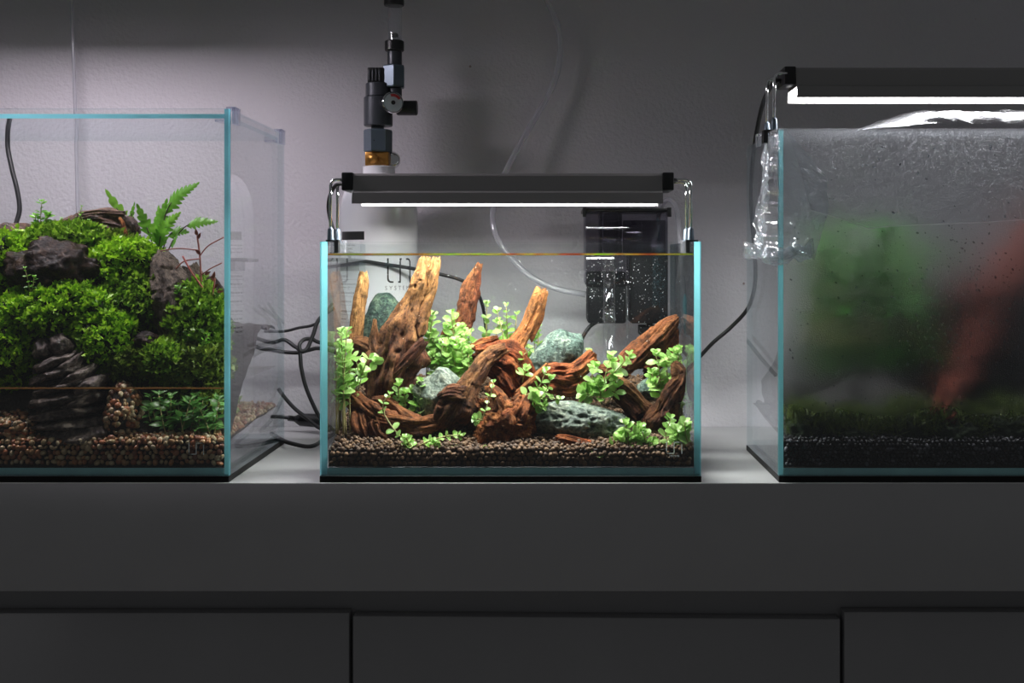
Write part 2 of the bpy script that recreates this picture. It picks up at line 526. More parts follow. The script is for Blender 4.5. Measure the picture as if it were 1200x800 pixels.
M_LEAF = leaf_mat('bright_leaf', (0.16, 0.36, 0.04), (0.52, 0.76, 0.27), 0.30, 0.35)
M_STEM = plain('plant_stem', (0.34, 0.30, 0.12), 0.5, noise_amt=0.4, nscale=90)
M_STEMR = plain('reddish_stem', (0.30, 0.10, 0.07), 0.5, noise_amt=0.3, nscale=90)
M_STEMD = plain('dark_stem', (0.05, 0.03, 0.02), 0.5)
M_FERN = leaf_mat('fern_leaf', (0.10, 0.34, 0.02), (0.26, 0.58, 0.06), 0.32, 0.4)
M_AQUA = leaf_mat('underwater_leaf', (0.05, 0.17, 0.03), (0.18, 0.42, 0.09), 0.35, 0.3)
M_BUSH = leaf_mat('dark_green_leaf', (0.012, 0.11, 0.003), (0.035, 0.22, 0.006), 0.7, 0.35)  # the bush's own deep green
M_MOSS1 = leaf_mat('moss_bright', (0.13, 0.33, 0.008), (0.52, 0.84, 0.045), 0.4, 0.35, attr='tone')
M_MOSS2 = leaf_mat('moss_dark', (0.07, 0.20, 0.008), (0.38, 0.62, 0.05), 0.4, 0.35, attr='tone')
M_MOSS3 = leaf_mat('moss_olive', (0.06, 0.13, 0.01), (0.30, 0.42, 0.05), 0.45, 0.3, attr='tone')
M_MOSS4 = leaf_mat('moss_deep', (0.02, 0.05, 0.006), (0.14, 0.19, 0.03), 0.5, 0.3, attr='tone')  # darker olive, for the tufts in the fogged tank
M_MOUND = plain('moss_core', (0.010, 0.022, 0.004), 0.9, noise_amt=0.5, nscale=60, bump=0.8, bscale=200)
M_EARTH = plain('dark_earth', (0.025, 0.017, 0.011), 0.7, noise_amt=0.6, nscale=80, bump=0.9, bscale=220)

M_WOOD = wood_mat('driftwood_red', (0.04, 0.014, 0.008), (0.20, 0.065, 0.022), (0.62, 0.32, 0.11))
M_WOODD = wood_mat('driftwood_dark', (0.018, 0.008, 0.006), (0.10, 0.032, 0.014), (0.52, 0.25, 0.08))
M_WOODO = wood_mat('driftwood_orange', (0.045, 0.011, 0.006), (0.24, 0.056, 0.015), (0.55, 0.225, 0.065))
M_WOODR = wood_mat('driftwood_brown', (0.028, 0.010, 0.006), (0.15, 0.042, 0.015), (0.46, 0.19, 0.06))
M_BARK = wood_mat('wet_bark', (0.02, 0.011, 0.008), (0.11, 0.055, 0.035), (0.34, 0.20, 0.13), rough=0.4, spec=0.6)
M_STUMP = wood_mat('grey_stump', (0.03, 0.022, 0.016), (0.13, 0.095, 0.07), (0.30, 0.24, 0.19), rough=0.55, gscale=230)
M_STONE = stone_mat('green_stone', (0.03, 0.06, 0.048), (0.105, 0.17, 0.135), (0.32, 0.38, 0.29), 60, bump=1.0)
M_STONEP = stone_mat('pale_green_stone', (0.05, 0.085, 0.065), (0.165, 0.215, 0.165), (0.33, 0.36, 0.27), 60, bump=0.7)
M_STONED = stone_mat('dark_green_stone', (0.006, 0.018, 0.014), (0.022, 0.056, 0.042), (0.12, 0.18, 0.11), 60, bump=1.0)
M_STONEB = stone_mat('wet_brown_stone', (0.006, 0.004, 0.003), (0.022, 0.012, 0.008), (0.075, 0.04, 0.022), 60, rough=0.38, spec=0.22)
M_STRATA = stone_mat('wet_slate', (0.03, 0.024, 0.02), (0.12, 0.09, 0.075), (0.32, 0.26, 0.22), 60, rough=0.3)
M_STONEG = stone_mat('dark_grey_stone', (0.015, 0.013, 0.013), (0.05, 0.045, 0.047), (0.12, 0.10, 0.11), 40)  # the rock's own dark grey
M_SOIL = grain_mat('soil_pellet', [(0.0, (0.055, 0.029, 0.014)), (0.5, (0.115, 0.060, 0.025)), (1.0, (0.19, 0.105, 0.048))])
M_GRAVEL = grain_mat('river_gravel', [(0.0, (0.12, 0.05, 0.03)), (0.25, (0.40, 0.14, 0.06)), (0.45, (0.46, 0.23, 0.10)), (0.62, (0.42, 0.29, 0.15)), (0.8, (0.52, 0.40, 0.23)), (1.0, (0.66, 0.54, 0.36))], rough=0.35, bump=0.1)
M_SAND = grain_mat('black_gravel', [(0.0, (0.004, 0.004, 0.005)), (0.6, (0.03, 0.03, 0.036)), (1.0, (0.12, 0.12, 0.14))], rough=0.45)


# ------------------------------------------------------------------ natural shapes
def ico(sub):
    bm = bmesh.new()
    bmesh.ops.create_icosphere(bm, subdivisions=sub, radius=1.0)
    bm.verts.index_update()
    v = np.array([x.co[:] for x in bm.verts])
    f = np.array([[x.index for x in fc.verts] for fc in bm.faces])
    bm.free()
    return v, f


ICO = {k: ico(k) for k in (1, 2, 3, 4, 5)}


def blob(c, rad, seed=0, amp=0.18, freq=1.6, sub=4, rot=0.0, ridge=0.0, strata=None, pits=0.0, flat=None, facet=0.0):
    """noise-shaped lump: c world centre, rad = (rx, ry, rz) metres"""
    v, f = ICO[sub]
    out = []
    off = Vector((seed * 7.13, seed * 3.7, seed * 1.9))
    cr, sr = math.cos(rot), math.sin(rot)
    mr = (rad[0] * rad[1] * rad[2]) ** (1 / 3)
    rs = random.Random(seed)
    planes = [(Vector((rs.gauss(0, 1), rs.gauss(0, 1), rs.gauss(0, 1))).normalized(), 0.72 + 0.2 * rs.random()) for _ in range(10)] if facet else []
    for p in v:
        d = Vector(p)
        q = d.copy()
        for nrm, h in planes:
            e = q.dot(nrm) - h
            if e > 0: q -= nrm * e * facet
        di = Vector((d.x * rad[0], d.y * rad[1], d.z * rad[2])) / mr
        k = 1 + amp * noise.fractal(di * freq + off, 1.0, 2.0, 4)
        if ridge: k += ridge * (abs(noise.noise(d * freq * 2.2 + off)) - 0.25)
        if pits:
            w = noise.noise(Vector((d.x * rad[0], d.y * rad[1], d.z * rad[2])) * 190 + off)
            k -= pits * max(0.0, w - 0.18) * 1.6
        if strata:
            ang, cnt, sa = strata
            t = (d.x * math.sin(ang) + d.z * math.cos(ang) + 0.22 * noise.noise(d * 2.2 + off)) * cnt
            fr = t - math.floor(t)
            k += sa * (fr ** 2 - 0.5 + 0.6 * noise.noise(Vector((math.floor(t) * 3.1, d.x * 2, seed))))
        q = q * k
        x, y, z = q.x * rad[0], q.y * rad[1], q.z * rad[2]
        if flat is not None and z < -rad[2] * flat: z = -rad[2] * flat
        x, z = x * cr - z * sr, x * sr + z * cr
        out.append((c[0] + x, c[1] + y, c[2] + z))
    return out, f.tolist()


def tank_bounds(x):
    """inside of the tank that a plant rooted at x grows in: x0, x1, y0, y1"""
    if x < -0.30: return (-0.923, -0.3405, 0.0085, 0.2610)
    if x < 0.27: return (-0.2170, 0.2135, 0.0085, 0.2715)
    return (0.3205, 0.7555, 0.0085, 0.2095)


def keep_in(verts):
    """shape flattened where it leans against the inside of its tank's glass"""
    bd = tank_bounds(sum(p[0] for p in verts) / len(verts))
    return [(min(max(p[0], bd[0] + .0004), bd[1] - .0004), min(max(p[1], bd[2] + .0004), bd[3] - .0004), p[2]) for p in verts]


def stone(name, label, px, py, y, rx, rz, ry, mat, seed, group=None, cat='stone', **kw):
    s = S(y)
    c = P(px, py, y)
    v, f = blob(c, (rx / 1000 / s, ry, rz / 1000 / s), seed, **kw)
    v = keep_in(v)
    base = (c.x, c.y, min(p[2] for p in v))
    o = MB().add(v, f).build(name, mat, smooth=True, loc=base)
    return tag(o, label, cat, group)


def limb(mb, pts, seed, seg=60, rough=0.34, tip0=True, tip1=True, step=0.85, mi=0):
    """gnarled branch. pts: (px, py, depth, radius px, tone)"""
    w = []
    for q in pts:
        px, py, y, r = q[:4]
        tn = q[4] if len(q) > 4 else 0.25
        p = P(px, py, y)
        w.append((p.x, p.y, p.z, r / 1000 / S(y), tn))
    L = sum((Vector(w[i + 1][:3]) - Vector(w[i][:3])).length for i in range(len(w) - 1))
    n = max(14, min(150, int(L * 1000 / step)))
    sm = smooth_path(w, n)
    pc = [Vector(q[:3]) for q in sm]
    fr = frames(pc)
    vs, gr, tn = [], [], []
    s0 = seed * 5.37
    acc = 0.0
    for i in range(n):
        if i: acc += (pc[i] - pc[i - 1]).length
        r = max(0.0012, sm[i][3])
        e = min(i, n - 1 - i)
        tdir = fr[i][0].cross(fr[i][1])
        for k in range(seg):
            t = 2 * math.pi * k / seg
            cu, su = math.cos(t), math.sin(t)
            g = Vector((cu * r, su * r, acc * 0.22))
            ga = Vector((cu * 1.4 + s0, su * 1.4, acc * 28))
            gb = Vector((cu * 4.2, su * 4.2 + s0, acc * 17))
            gc = Vector((cu * 8.5, su * 8.5 + s0, acc * 60 + s0))
            gd = Vector((cu * 2.6 + s0, su * 2.6, acc * 42))
            k1 = 1 + rough * 1.25 * noise.noise(ga) - rough * 1.9 * max(0, 0.26 - abs(noise.noise(gb))) + rough * 0.5 * noise.noise(gc) + rough * 0.55 * noise.noise(gd)
            k1 -= rough * 1.2 * max(0, noise.noise(Vector((cu * r * 130, su * r * 130 + s0, acc * 130))) - 0.3)
            shift = 0.0
            if (tip1 and i > n - 4) or (tip0 and i < 3):
                shift = r * 0.9 * noise.noise(Vector((cu * 2.6 + s0, su * 2.6, 9.1)))
                k1 *= 0.93
            vs.append(pc[i] + (fr[i][0] * cu + fr[i][1] * su) * r * k1 + tdir * shift)
            gr.append((g.x + s0, g.y, g.z))
            tn.append(min(1, max(0, sm[i][4])))
    fs = []
    for i in range(n - 1):
        for k in range(seg):
            k2 = (k + 1) % seg
            fs.append((i * seg + k, i * seg + k2, (i + 1) * seg + k2, (i + 1) * seg + k))
    b0 = len(vs)
    for end, ring in ((0, 0), (1, n - 1)):
        vs.append(pc[ring] - (pc[ring] - pc[1 if end == 0 else n - 2]).normalized() * sm[ring][3] * 0.25)
        gr.append((s0, 0, acc * 0.22 * end))
        tn.append(sm[ring][4])
        for k in range(seg):
            k2 = (k + 1) % seg
            fs.append((b0 + end, ring * seg + k2, ring * seg + k) if end == 0 else (b0 + end, ring * seg + k, ring * seg + k2))
    mb.add(vs, fs, mi, grain=gr, tone=tn)
    return mb


def wood_blob(mb, px, py, y, rx, rz, ry, seed=0, tone=0.2, **kw):
    s = S(y)
    v, f = blob(P(px, py, y), (rx / 1000 / s, ry, rz / 1000 / s), seed, **kw)
    gr = [(p[0] + seed, p[1], p[2]) for p in v]
    mb.add(v, f, 0, grain=gr, tone=[tone] * len(v))
    return mb


def driftwood(name, label, limbs, mat, seed, group='pieces of driftwood in the planted tank', cat='driftwood', lumps=(), **kw):
    mb = MB()
    for k, l in enumerate(limbs): limb(mb, l, seed + k * 1.7, **kw)
    for k, (a, k2) in enumerate(lumps): wood_blob(mb, *a, seed + 20 + k, **k2)
    mb.v = keep_in(mb.v)
    lo = min(mb.v, key=lambda p: p[2])
    o = mb.build(name, mat, smooth=True, loc=lo)
    return tag(o, label, cat, group)


def scatter_np(name, tv, tf, pos, rot, scl, mat, parent=None, tone=None, smooth=True, loc=None):
    """many copies of one small template joined into ONE mesh. rot: (n,3,3), scl: (n,3) or (n,)"""
    n = len(pos)
    scl = np.asarray(scl)
    if scl.ndim == 1: scl = np.repeat(scl[:, None], 3, 1)
    v = tv[None] * scl[:, None, :]
    v = np.einsum('nij,nkj->nki', rot, v) + pos[:, None, :]
    nv = tv.shape[0]
    f = (tf[None] + (np.arange(n) * nv)[:, None, None]).reshape(-1, tf.shape[1])
    v = v.reshape(-1, 3)
    me = bpy.data.meshes.new(name)
    o = bpy.data.objects.new(name, me)
    if parent is not None:
        o.parent = parent
        org = np.array(origin(parent))
    else:
        org = np.array(loc if loc is not None else (0, 0, 0), dtype=float)
        o.location = org
    v = v - org
    me.vertices.add(len(v)); me.vertices.foreach_set('co', v.astype(np.float32).ravel())
    k = tf.shape[1]
    me.loops.add(len(f) * k); me.loops.foreach_set('vertex_index', f.astype(np.int32).ravel())
    me.polygons.add(len(f)); me.polygons.foreach_set('loop_start', np.arange(0, len(f) * k, k, dtype=np.int32))
    if smooth: me.polygons.foreach_set('use_smooth', np.ones(len(f), dtype=bool))
    me.update(calc_edges=True)
    if tone is not None:
        a = me.attributes.new('tone', 'FLOAT', 'POINT')
        a.data.foreach_set('value', np.repeat(tone, nv).astype(np.float32))
    me.materials.append(mat)
    COL.objects.link(o)
    return o


def rand_rot(n):
    q = nrg.normal(size=(n, 4)); q /= np.linalg.norm(q, axis=1)[:, None]
    w, x, y, z = q.T
    return np.stack([1 - 2 * (y * y + z * z), 2 * (x * y - z * w), 2 * (x * z + y * w), 2 * (x * y + z * w), 1 - 2 * (x * x + z * z), 2 * (y * z - x * w), 2 * (x * z - y * w), 2 * (y * z + x * w), 1 - 2 * (x * x + y * y)], 1).reshape(n, 3, 3)


def dir_rot(d):
    """rotations taking +z to directions d with random spin; columns x, y, z"""
    d = d / np.linalg.norm(d, axis=1)[:, None]
    r = nrg.normal(size=d.shape)
    a = np.cross(d, r); a /= np.linalg.norm(a, axis=1)[:, None]
    b = np.cross(d, a)
    return np.stack([a, b, d], 2)


def sample_surface(v, f, n, up=-0.2):
    v = np.array(v); f = np.array(f)
    a, b, c = v[f[:, 0]], v[f[:, 1]], v[f[:, 2]]
    nr = np.cross(b - a, c - a)
    ar = np.linalg.norm(nr, axis=1)
    nr = nr / np.maximum(ar, 1e-12)[:, None]
    w = ar * (nr[:, 2] > up)
    idx = nrg.choice(len(f), n, p=w / w.sum())
    u1, u2 = nrg.random(n), nrg.random(n)
    sw = u1 + u2 > 1
    u1[sw], u2[sw] = 1 - u1[sw], 1 - u2[sw]
    return a[idx] + (b[idx] - a[idx]) * u1[:, None] + (c[idx] - a[idx]) * u2[:, None], nr[idx]


# one moss leaflet: a small bent lozenge along +z
LEAFLET_V = np.array([(0, 0, 0), (0.30, 0.06, 0.45), (-0.30, 0.06, 0.45), (0, -0.04, 1.0)])
LEAFLET_F = np.array([(0, 1, 2), (1, 3, 2)])
BLADE_V = np.array([(-0.05, 0, 0), (0.05, 0, 0), (-0.035, 0.08, 0.5), (0.035, 0.08, 0.5), (0, 0.3, 1.0)])
BLADE_F = np.array([(0, 1, 3), (0, 3, 2), (2, 3, 4)])


def moss(name, label, px, py, y, rx, rz, ry, mat, seed, n=900, size=0.0052, group='moss cushions in the mossy tank', spread=0.9, per=5, blade=False, cat='moss'):
    """cushion of moss: a dark core with sprigs of tiny leaves all over it"""
    s = S(y)
    c = P(px, py, y)
    v, f = blob(c, (rx / 1000 / s, ry, rz / 1000 / s), seed, amp=0.34, freq=3.0, sub=4)
    v = keep_in(v)
    base = (c.x, c.y, min(p[2] for p in v))
    root = thing(name, label, cat, base, group)
    MB().add(v, f).build('moss_core', M_MOUND, root, smooth=True)
    pos, nr = sample_surface(v, f, n, up=-0.45)
    nr = nr + np.array([0, 0, 0.7])
    pos = pos + nr * (nrg.random(n) * size * 0.7)[:, None]
    pos = np.repeat(pos, per, 0)
    d = np.repeat(nr, per, 0) * 0.6 + nrg.normal(size=(n * per, 3)) * spread
    pos = pos + nrg.normal(size=pos.shape) * size * 0.15
    tone = np.clip(np.repeat(nrg.random(n), per) * 0.8 + nrg.normal(size=n * per) * 0.12 + 0.1, 0, 1)
    sc = size * (0.7 + 0.6 * nrg.random(n * per))
    bd = tank_bounds(c.x)
    d = d / np.linalg.norm(d, axis=1)[:, None]
    tip = pos + d * sc[:, None]
    r3 = sc * 0.32
    ok = np.ones(len(pos), dtype=bool)
    for q in (pos, tip):
        ok &= (q[:, 0] > bd[0] + r3) & (q[:, 0] < bd[1] - r3) & (q[:, 1] > bd[2] + r3) & (q[:, 1] < bd[3] - r3)
    pos, d, sc, tone = pos[ok], d[ok], sc[ok], tone[ok]
    o = scatter_np('foliage', BLADE_V if blade else LEAFLET_V, BLADE_F if blade else LEAFLET_F, pos, dir_rot(d), sc, mat, root, tone)
    o['kind'] = 'stuff'
    return root


# leaf blades shared by all leaves of a kind (unit length along +x, face up)
def leaf_mesh(name, width, cup, bend, mat, nu=6, shape='oval', fold=0.12):
    vs, fs = [], []
    for i in range(nu + 1):
        t = i / nu
        if shape == 'oval': w = width * math.sqrt(max(0, 1 - (2 * t - 1.05) ** 2 / 1.1)) * (0.35 + 0.65 * min(1, t * 3))
        else: w = width * (math.sin(math.pi * t ** 0.75)) * 1.0
        if i in (0, nu): w = max(w * 0.25, 0.01)
        zc = bend * t * t
        for k, q in ((-1, -1), (-0.5, -0.5), (0, 0), (0.5, 0.5), (1, 1)):
            vs.append((t, q * w * 0.5, zc + cup * abs(q) * w + fold * 0.0))
    for i in range(nu):
        for k in range(4):
            a = i * 5 + k
            fs.append((a, a + 5, a + 6, a + 1))
    me = bpy.data.meshes.new(name)
    me.from_pydata(vs, [], fs)
    me.materials.append(mat)
    me.polygons.foreach_set('use_smooth', [True] * len(fs))
    me.update()
    return me


LEAVES = {
    'round': [leaf_mesh('round_leaf', 0.78, 0.16, -0.10, M_LEAF), leaf_mesh('round_leaf', 0.70, 0.05, -0.25, M_LEAF), leaf_mesh('round_leaf', 0.85, 0.25, 0.10, M_LEAF)],
    'aqua': [leaf_mesh('pointed_leaf', 0.42, 0.15, -0.25, M_AQUA, shape='lance'), leaf_mesh('pointed_leaf', 0.5, 0.1, -0.4, M_AQUA, shape='lance')],
    'bush': [leaf_mesh('broad_leaf', 0.55, 0.12, -0.25, M_BUSH, shape='lance'), leaf_mesh('broad_leaf', 0.62, 0.08, -0.1, M_BUSH, shape='lance')],
    'fern': [leaf_mesh('small_leaf', 0.6, 0.12, -0.2, M_FERN, shape='lance')],
}


def put_leaf(parent, root_org, kind, p, d, up, size, name='leaf'):
    x = d.normalized()
    z = (up - x * up.dot(x))
    z = z.normalized() if z.length > 1e-6 else x.orthogonal().normalized()
    y = z.cross(x)
    m = Matrix(((x.x, y.x, z.x), (x.y, y.y, z.y), (x.z, y.z, z.z)))
    o = bpy.data.objects.new(name, rnd.choice(LEAVES[kind]))
    o.parent = parent
    o.location = p - root_org
    o.rotation_euler = m.to_euler()
    o.scale = (size, size, size)
    COL.objects.link(o)
    return o


def turn_in(p, d, size, bd):
    """leaf direction bent back where the leaf would grow through the glass"""
    d = d.normalized()
    t = p + d * size
    m = size * 0.22
    if t.x < bd[0] + m: d.x = abs(d.x) * 0.6
    if t.x > bd[1] - m: d.x = -abs(d.x) * 0.6
    if t.y < bd[2] + m * .5: d.y = abs(d.y) * 0.4
    if t.y > bd[3] - m * .5: d.y = -abs(d.y) * 0.6
    return d


def stem_plant(name, label, stems, size=0.0125, nodes=6, kind='round', cat='plant', group='leafy stem plants in the planted tank', smat=None, sr=0.0009, start=0.25, droop=0.25, rosette=True):
    """plant > stem > leaf: leaves in crossed pairs up each stem. stems: lists of (px, py, depth)"""
    base = P(*stems[0][0])
    root = thing(name, label, cat, base, group)
    org = base
    bd = tank_bounds(base.x)
    for st in stems:
        path = PP(st, 14)
        mg = size * 0.22
        for q in path:
            q.x = min(max(q.x, bd[0] + mg), bd[1] - mg)
            q.y = min(max(q.y, bd[2] + .003), bd[3] - mg)
        so = MB().tube(path, [sr * (1 - 0.4 * i / 13) for i in range(14)], 6).build('stem', smat or M_STEM, root, smooth=True)
        L = sum((path[i + 1] - path[i]).length for i in range(13))
        nn = max(2, nodes if isinstance(nodes, int) else rnd.randint(*nodes))
        turn = rnd.random() * 6.28
        for j in range(nn):
            t = start + (1 - start) * (j + 0.5 * rnd.random()) / (nn - 0.2)
            t = min(t, 0.99)
            k = t * 13
            i0 = min(int(k), 12)
            p = path[i0].lerp(path[i0 + 1], k - i0)
            tg = (path[i0 + 1] - path[i0]).normalized()
            a = tg.orthogonal().normalized()
            b = tg.cross(a)
            turn += 1.57 + rnd.uniform(-0.4, 0.4)
            sz = size * (1.05 - 0.45 * t) * rnd.uniform(0.8, 1.25)
            for sgn in (0, math.pi):
                if rnd.random() < 0.08: continue
                d = a * math.cos(turn + sgn) + b * math.sin(turn + sgn)
                d = d + tg * (0.25 + 0.5 * t) + Vector((0, 0, rnd.uniform(-droop, 0.25))) + Vector((rnd.uniform(-.2, .2), rnd.uniform(-.2, .2), 0))
                up = tg + Vector((0, -0.85, 0.45)) + Vector((rnd.uniform(-.4, .4), rnd.uniform(-.4, .4), 0))
                d = turn_in(p, d, sz, bd)
                put_leaf(so, org, kind, p, d, up, sz)
        if rosette:
            for q in range(3):
                d = Vector((math.cos(turn + q * 2.1), math.sin(turn + q * 2.1), 0.9))
                d = turn_in(path[-1], d, size * .5, bd)
                put_leaf(so, org, kind, path[-1], d, Vector((0, -0.6, 1)), size * 0.5)
    return root


def bunch(x0, x1, ytop, ybase, d0, d1, n, lean=8):
    """n stems rising from around ybase to around ytop between photo columns x0 and x1"""
    out = []
    for i in range(n):
        f = (i + 0.5) / n
        x = x0 + (x1 - x0) * f + rnd.uniform(-3, 3)
        y = rnd.uniform(d0, d1)
        top = ytop + rnd.uniform(0, 0.35) * (ybase - ytop)
        l = rnd.uniform(-lean, lean)
        out.append([(x - l, ybase, y), (x + rnd.uniform(-3, 3), (ybase + top) / 2, y), (x + l, top, y + rnd.uniform(-.01, .01))])
    return out


def cable(name, label, pts, r, mat, n=60, cat='cable', group=None, parent=None):
    mb = MB().tube(PP(pts, n), r, 10)
    if parent is not None: return mb.build(name, mat, parent, smooth=True)
    o = mb.build(name, mat, smooth=True, loc=P(*pts[-1]))
    return tag(o, label, cat, group)


def text_geo(body, size, align='CENTER'):
    cu = bpy.data.curves.new('lettering', 'FONT')
    cu.body = body
    cu.size = size
    cu.align_x = align
    cu.resolution_u = 3
    o = bpy.data.objects.new('lettering', cu)
    COL.objects.link(o)
    dg = bpy.context.evaluated_depsgraph_get()
    me = o.evaluated_get(dg).to_mesh()
    v = [tuple(p.co) for p in me.vertices]
    f = [tuple(p.vertices) for p in me.polygons]
    o.evaluated_get(dg).to_mesh_clear()
    bpy.data.objects.remove(o)
    bpy.data.curves.remove(cu)
    return v, f


def logo_strokes(w, h, t, n=5):
    """the joined U and n outline: flat quads in (u, v)"""
    rad = min(w, h) * 0.16
    pts = []
    def arc(cx, cy, a0, a1):
        for k in range(n + 1):
            a = math.radians(a0 + (a1 - a0) * k / n)
            pts.append((cx + rad * math.cos(a), cy + rad * math.sin(a)))
    pts.append((-w / 2, h))
    arc(-w / 2 + rad, rad, 180, 270)
    pts.append((0, 0))
    pts.append((0, h))
    arc(w / 2 - rad, h - rad, 90, 0)
    pts.append((w / 2, 0))
    vs, fs = [], []
    for (a, b), (c, d) in zip(pts, pts[1:]):
        L = math.hypot(c - a, d - b)
        if L < 1e-9: continue
        ux, uy = (c - a) / L, (d - b) / L
        nx, ny = -uy * t / 2, ux * t / 2
        e = t / 2
        k = len(vs)
        vs += [(a - ux * e + nx, b - uy * e + ny), (a - ux * e - nx, b - uy * e - ny), (c + ux * e - nx, d + uy * e - ny), (c + ux * e + nx, d + uy * e + ny)]
        fs.append((k, k + 1, k + 2, k + 3))
    return vs, fs


# ------------------------------------------------------------------ the room
WALL_Y = 0.430
w = MB().box(-2.6, 2.6, WALL_Y, WALL_Y + 0.1, -0.75, 1.9).build('wall_back', M_WALL)
tag(w, 'textured grey-white plaster wall behind the tanks', kind='structure')
fl = MB().box(-2.6, 2.6, -2.4, WALL_Y, -0.80, -0.75).build('floor', M_FLOOR)
tag(fl, 'grey floor below the cabinet', kind='structure')

# worktop: deep slab the tanks stand on
wt = MB().bevel_box(-1.15, 1.15, -0.004, WALL_Y - 0.002, -0.1265, 0.0, 0.0012).build('worktop', M_TOP, smooth=True, loc=(0, 0, -0.1265), angle=40)
tag(wt, 'thick grey worktop slab carrying the three tanks', 'worktop')

cab = thing('cabinet', 'grey low cabinet with three drawer fronts under the worktop', 'cabinet', (0, 0.2, -0.75))
MB().box(-1.14, 1.14, 0.050, WALL_Y - 0.004, -0.74, -0.1267).build('body', M_CAB, cab)
MB().box(-1.10, 1.10, 0.09, WALL_Y - 0.02, -0.75, -0.74).build('plinth', M_BLACK, cab)
yd = 0.030
for a, b, t in ((-560, 409.0, 718), (413.5, 984.5, 721.5), (989.5, 1790, 717)):
    p0, p1 = P(a, t, yd), P(b, t, yd)
    mb = MB().bevel_box(max(p0.x, -1.14), min(p1.x, 1.14), yd, 0.0505, -0.60, p0.z, 0.0012)
    if 400 < a < 500:
        mb.v = [(x, y, z - (0.004 * (x - p0.x) / (p1.x - p0.x) if z > -0.4 else 0)) for x, y, z in mb.v]
    mb.build('drawer', M_CAB, cab, smooth=True, angle=40)


# ------------------------------------------------------------------ tanks
def pane(name, x0, x1, y0, y1, z0, z1, thin, root, edge=None, glass=None):
    """sheet of glass: clear faces across its thin axis, coloured cut edges"""
    mb = MB().box(x0, x1, y0, y1, z0, z1)
    # box faces: bottom, top, front(-y), back(+y), left(-x), right(+x)
    ax = {'x': (4, 5), 'y': (2, 3), 'z': (0, 1)}[thin]
    mb.m = [0 if i in ax else 1 for i in range(6)]
    if thin == 'y': mb.m[0] = mb.m[1] = 2
    if thin in 'xz':                      # only the polished front edge shows its full colour
        for i in range(6):
            if mb.m[i] and i != 2: mb.m[i] = 2
    return mb.build(name, [glass or M_GLASS, edge or M_EDGE, M_EDGE_P], root)


def tank(name, label, x0, x1, dep, h, t, edge, mat_h=0.0075):
    root = thing(name, label, 'aquarium', ((x0 + x1) / 2, dep / 2, 0))
    e = 0.0004
    MB().bevel_box(x0 - 0.0005, x1 + 0.0005, -0.0005, dep, 0.0, mat_h, 0.0008).build('foam_mat', M_MAT, root)
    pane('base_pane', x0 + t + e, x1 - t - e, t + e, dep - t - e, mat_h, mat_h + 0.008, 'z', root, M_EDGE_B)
    fp = pane('front_pane', x0, x1, 0.0, t, mat_h + 0.0001, h, 'y', root, edge)
    pane('back_pane', x0, x1, dep - t, dep, mat_h + 0.0001, h, 'y', root, M_EDGE_P)
    pane('side_pane', x0, x0 + t, t + e, dep - t - e, mat_h + 0.0001, h, 'x', root, edge)
    pane('side_pane', x1 - t, x1, t + e, dep - t - e, mat_h + 0.0001, h, 'x', root, edge)
    return root, fp


def etched_logo(px, py, w, h, parent, txt=True):
    """white etched mark on the outside of a front pane"""
    y = -0.0003
    c = P(px, py, y)
    v, f = logo_strokes(w, h, 0.0011)
    mb = MB().add([(c.x + a, y, c.z + b) for a, b in v], f)
    if txt:
        tv, tf = text_geo('SYSTEMS', 0.0032)
        mb.add([(c.x + p[0], y, c.z - 0.0042 + p[1]) for p in tv], tf)
    return mb.build('etched_logo', M_ETCH, parent)


TL, TLf = tank('glass_tank', 'tall clear glass tank half filled with water, moss and wood, left of the others', -0.932, -0.332, 0.270, 0.438, 0.0075, M_EDGE)
TC, TCf = tank('glass_tank', 'small rimless planted glass tank filled with clear water, in the middle', -0.225, 0.2215, 0.280, 0.282, 0.0072, M_EDGE)
TR, TRf = tank('glass_tank', 'fogged glass tank under cling film, right of the others', 0.313, 0.763, 0.217, 0.413, 0.0065, M_EDGE_D)
etched_logo(230, 532, 0.017, 0.013, TLf, False)
etched_logo(790, 531, 0.018, 0.013, TCf)
# water bodies: the surface with a small meniscus climbing the glass
def water(name, label, x0, x1, y0, y1, z, mat, parent_cat='water', men=0.0042):
    nu, nv = 60, 40
    def fn(u, v):
        # denser rows near the front glass
        vv = v ** 2.2
        x = x0 + (x1 - x0) * u
        y = y0 + (y1 - y0) * vv
        dd = min(y - y0, y1 - y, x - x0, x1 - x)
        return (x, y, z + men * math.exp(-max(0, dd) / 0.0022) + 0.0003 * noise.noise(Vector((x * 40, y * 40, z))))
    o = MB().grid(fn, nu, nv).build(name, mat, smooth=True, loc=((x0 + x1) / 2, (y0 + y1) / 2, z))
    return tag(o, label, parent_cat)


WC = water('water_surface', 'still clear water surface near the rim of the middle tank', -0.2175, 0.214, 0.0076, 0.2725, 0.2655, M_WATER)
WL = water('water_surface', 'dark water surface low in the mossy tank', -0.9245, -0.3400, 0.0078, 0.2620, 0.109, M_WATER_L, men=0.0018)

MB().box(-0.9240, -0.3405, 0.0077, 0.0090, 0.1085, 0.1100).build('painted_meniscus', leaf_mat('tan_meniscus_paint', (0.42, 0.25, 0.09), (0.55, 0.36, 0.16), 0.3, 0.6), WL)  # lit golden edge of the meniscus, painted as a tan strip

MB().box(-0.217, 0.2135, 0.0075, 0.0086, 0.2662, 0.2682).build('painted_meniscus', waterline_mat('green_meniscus_paint'), WC)  # green-brown reflection line of the meniscus, painted as a strip

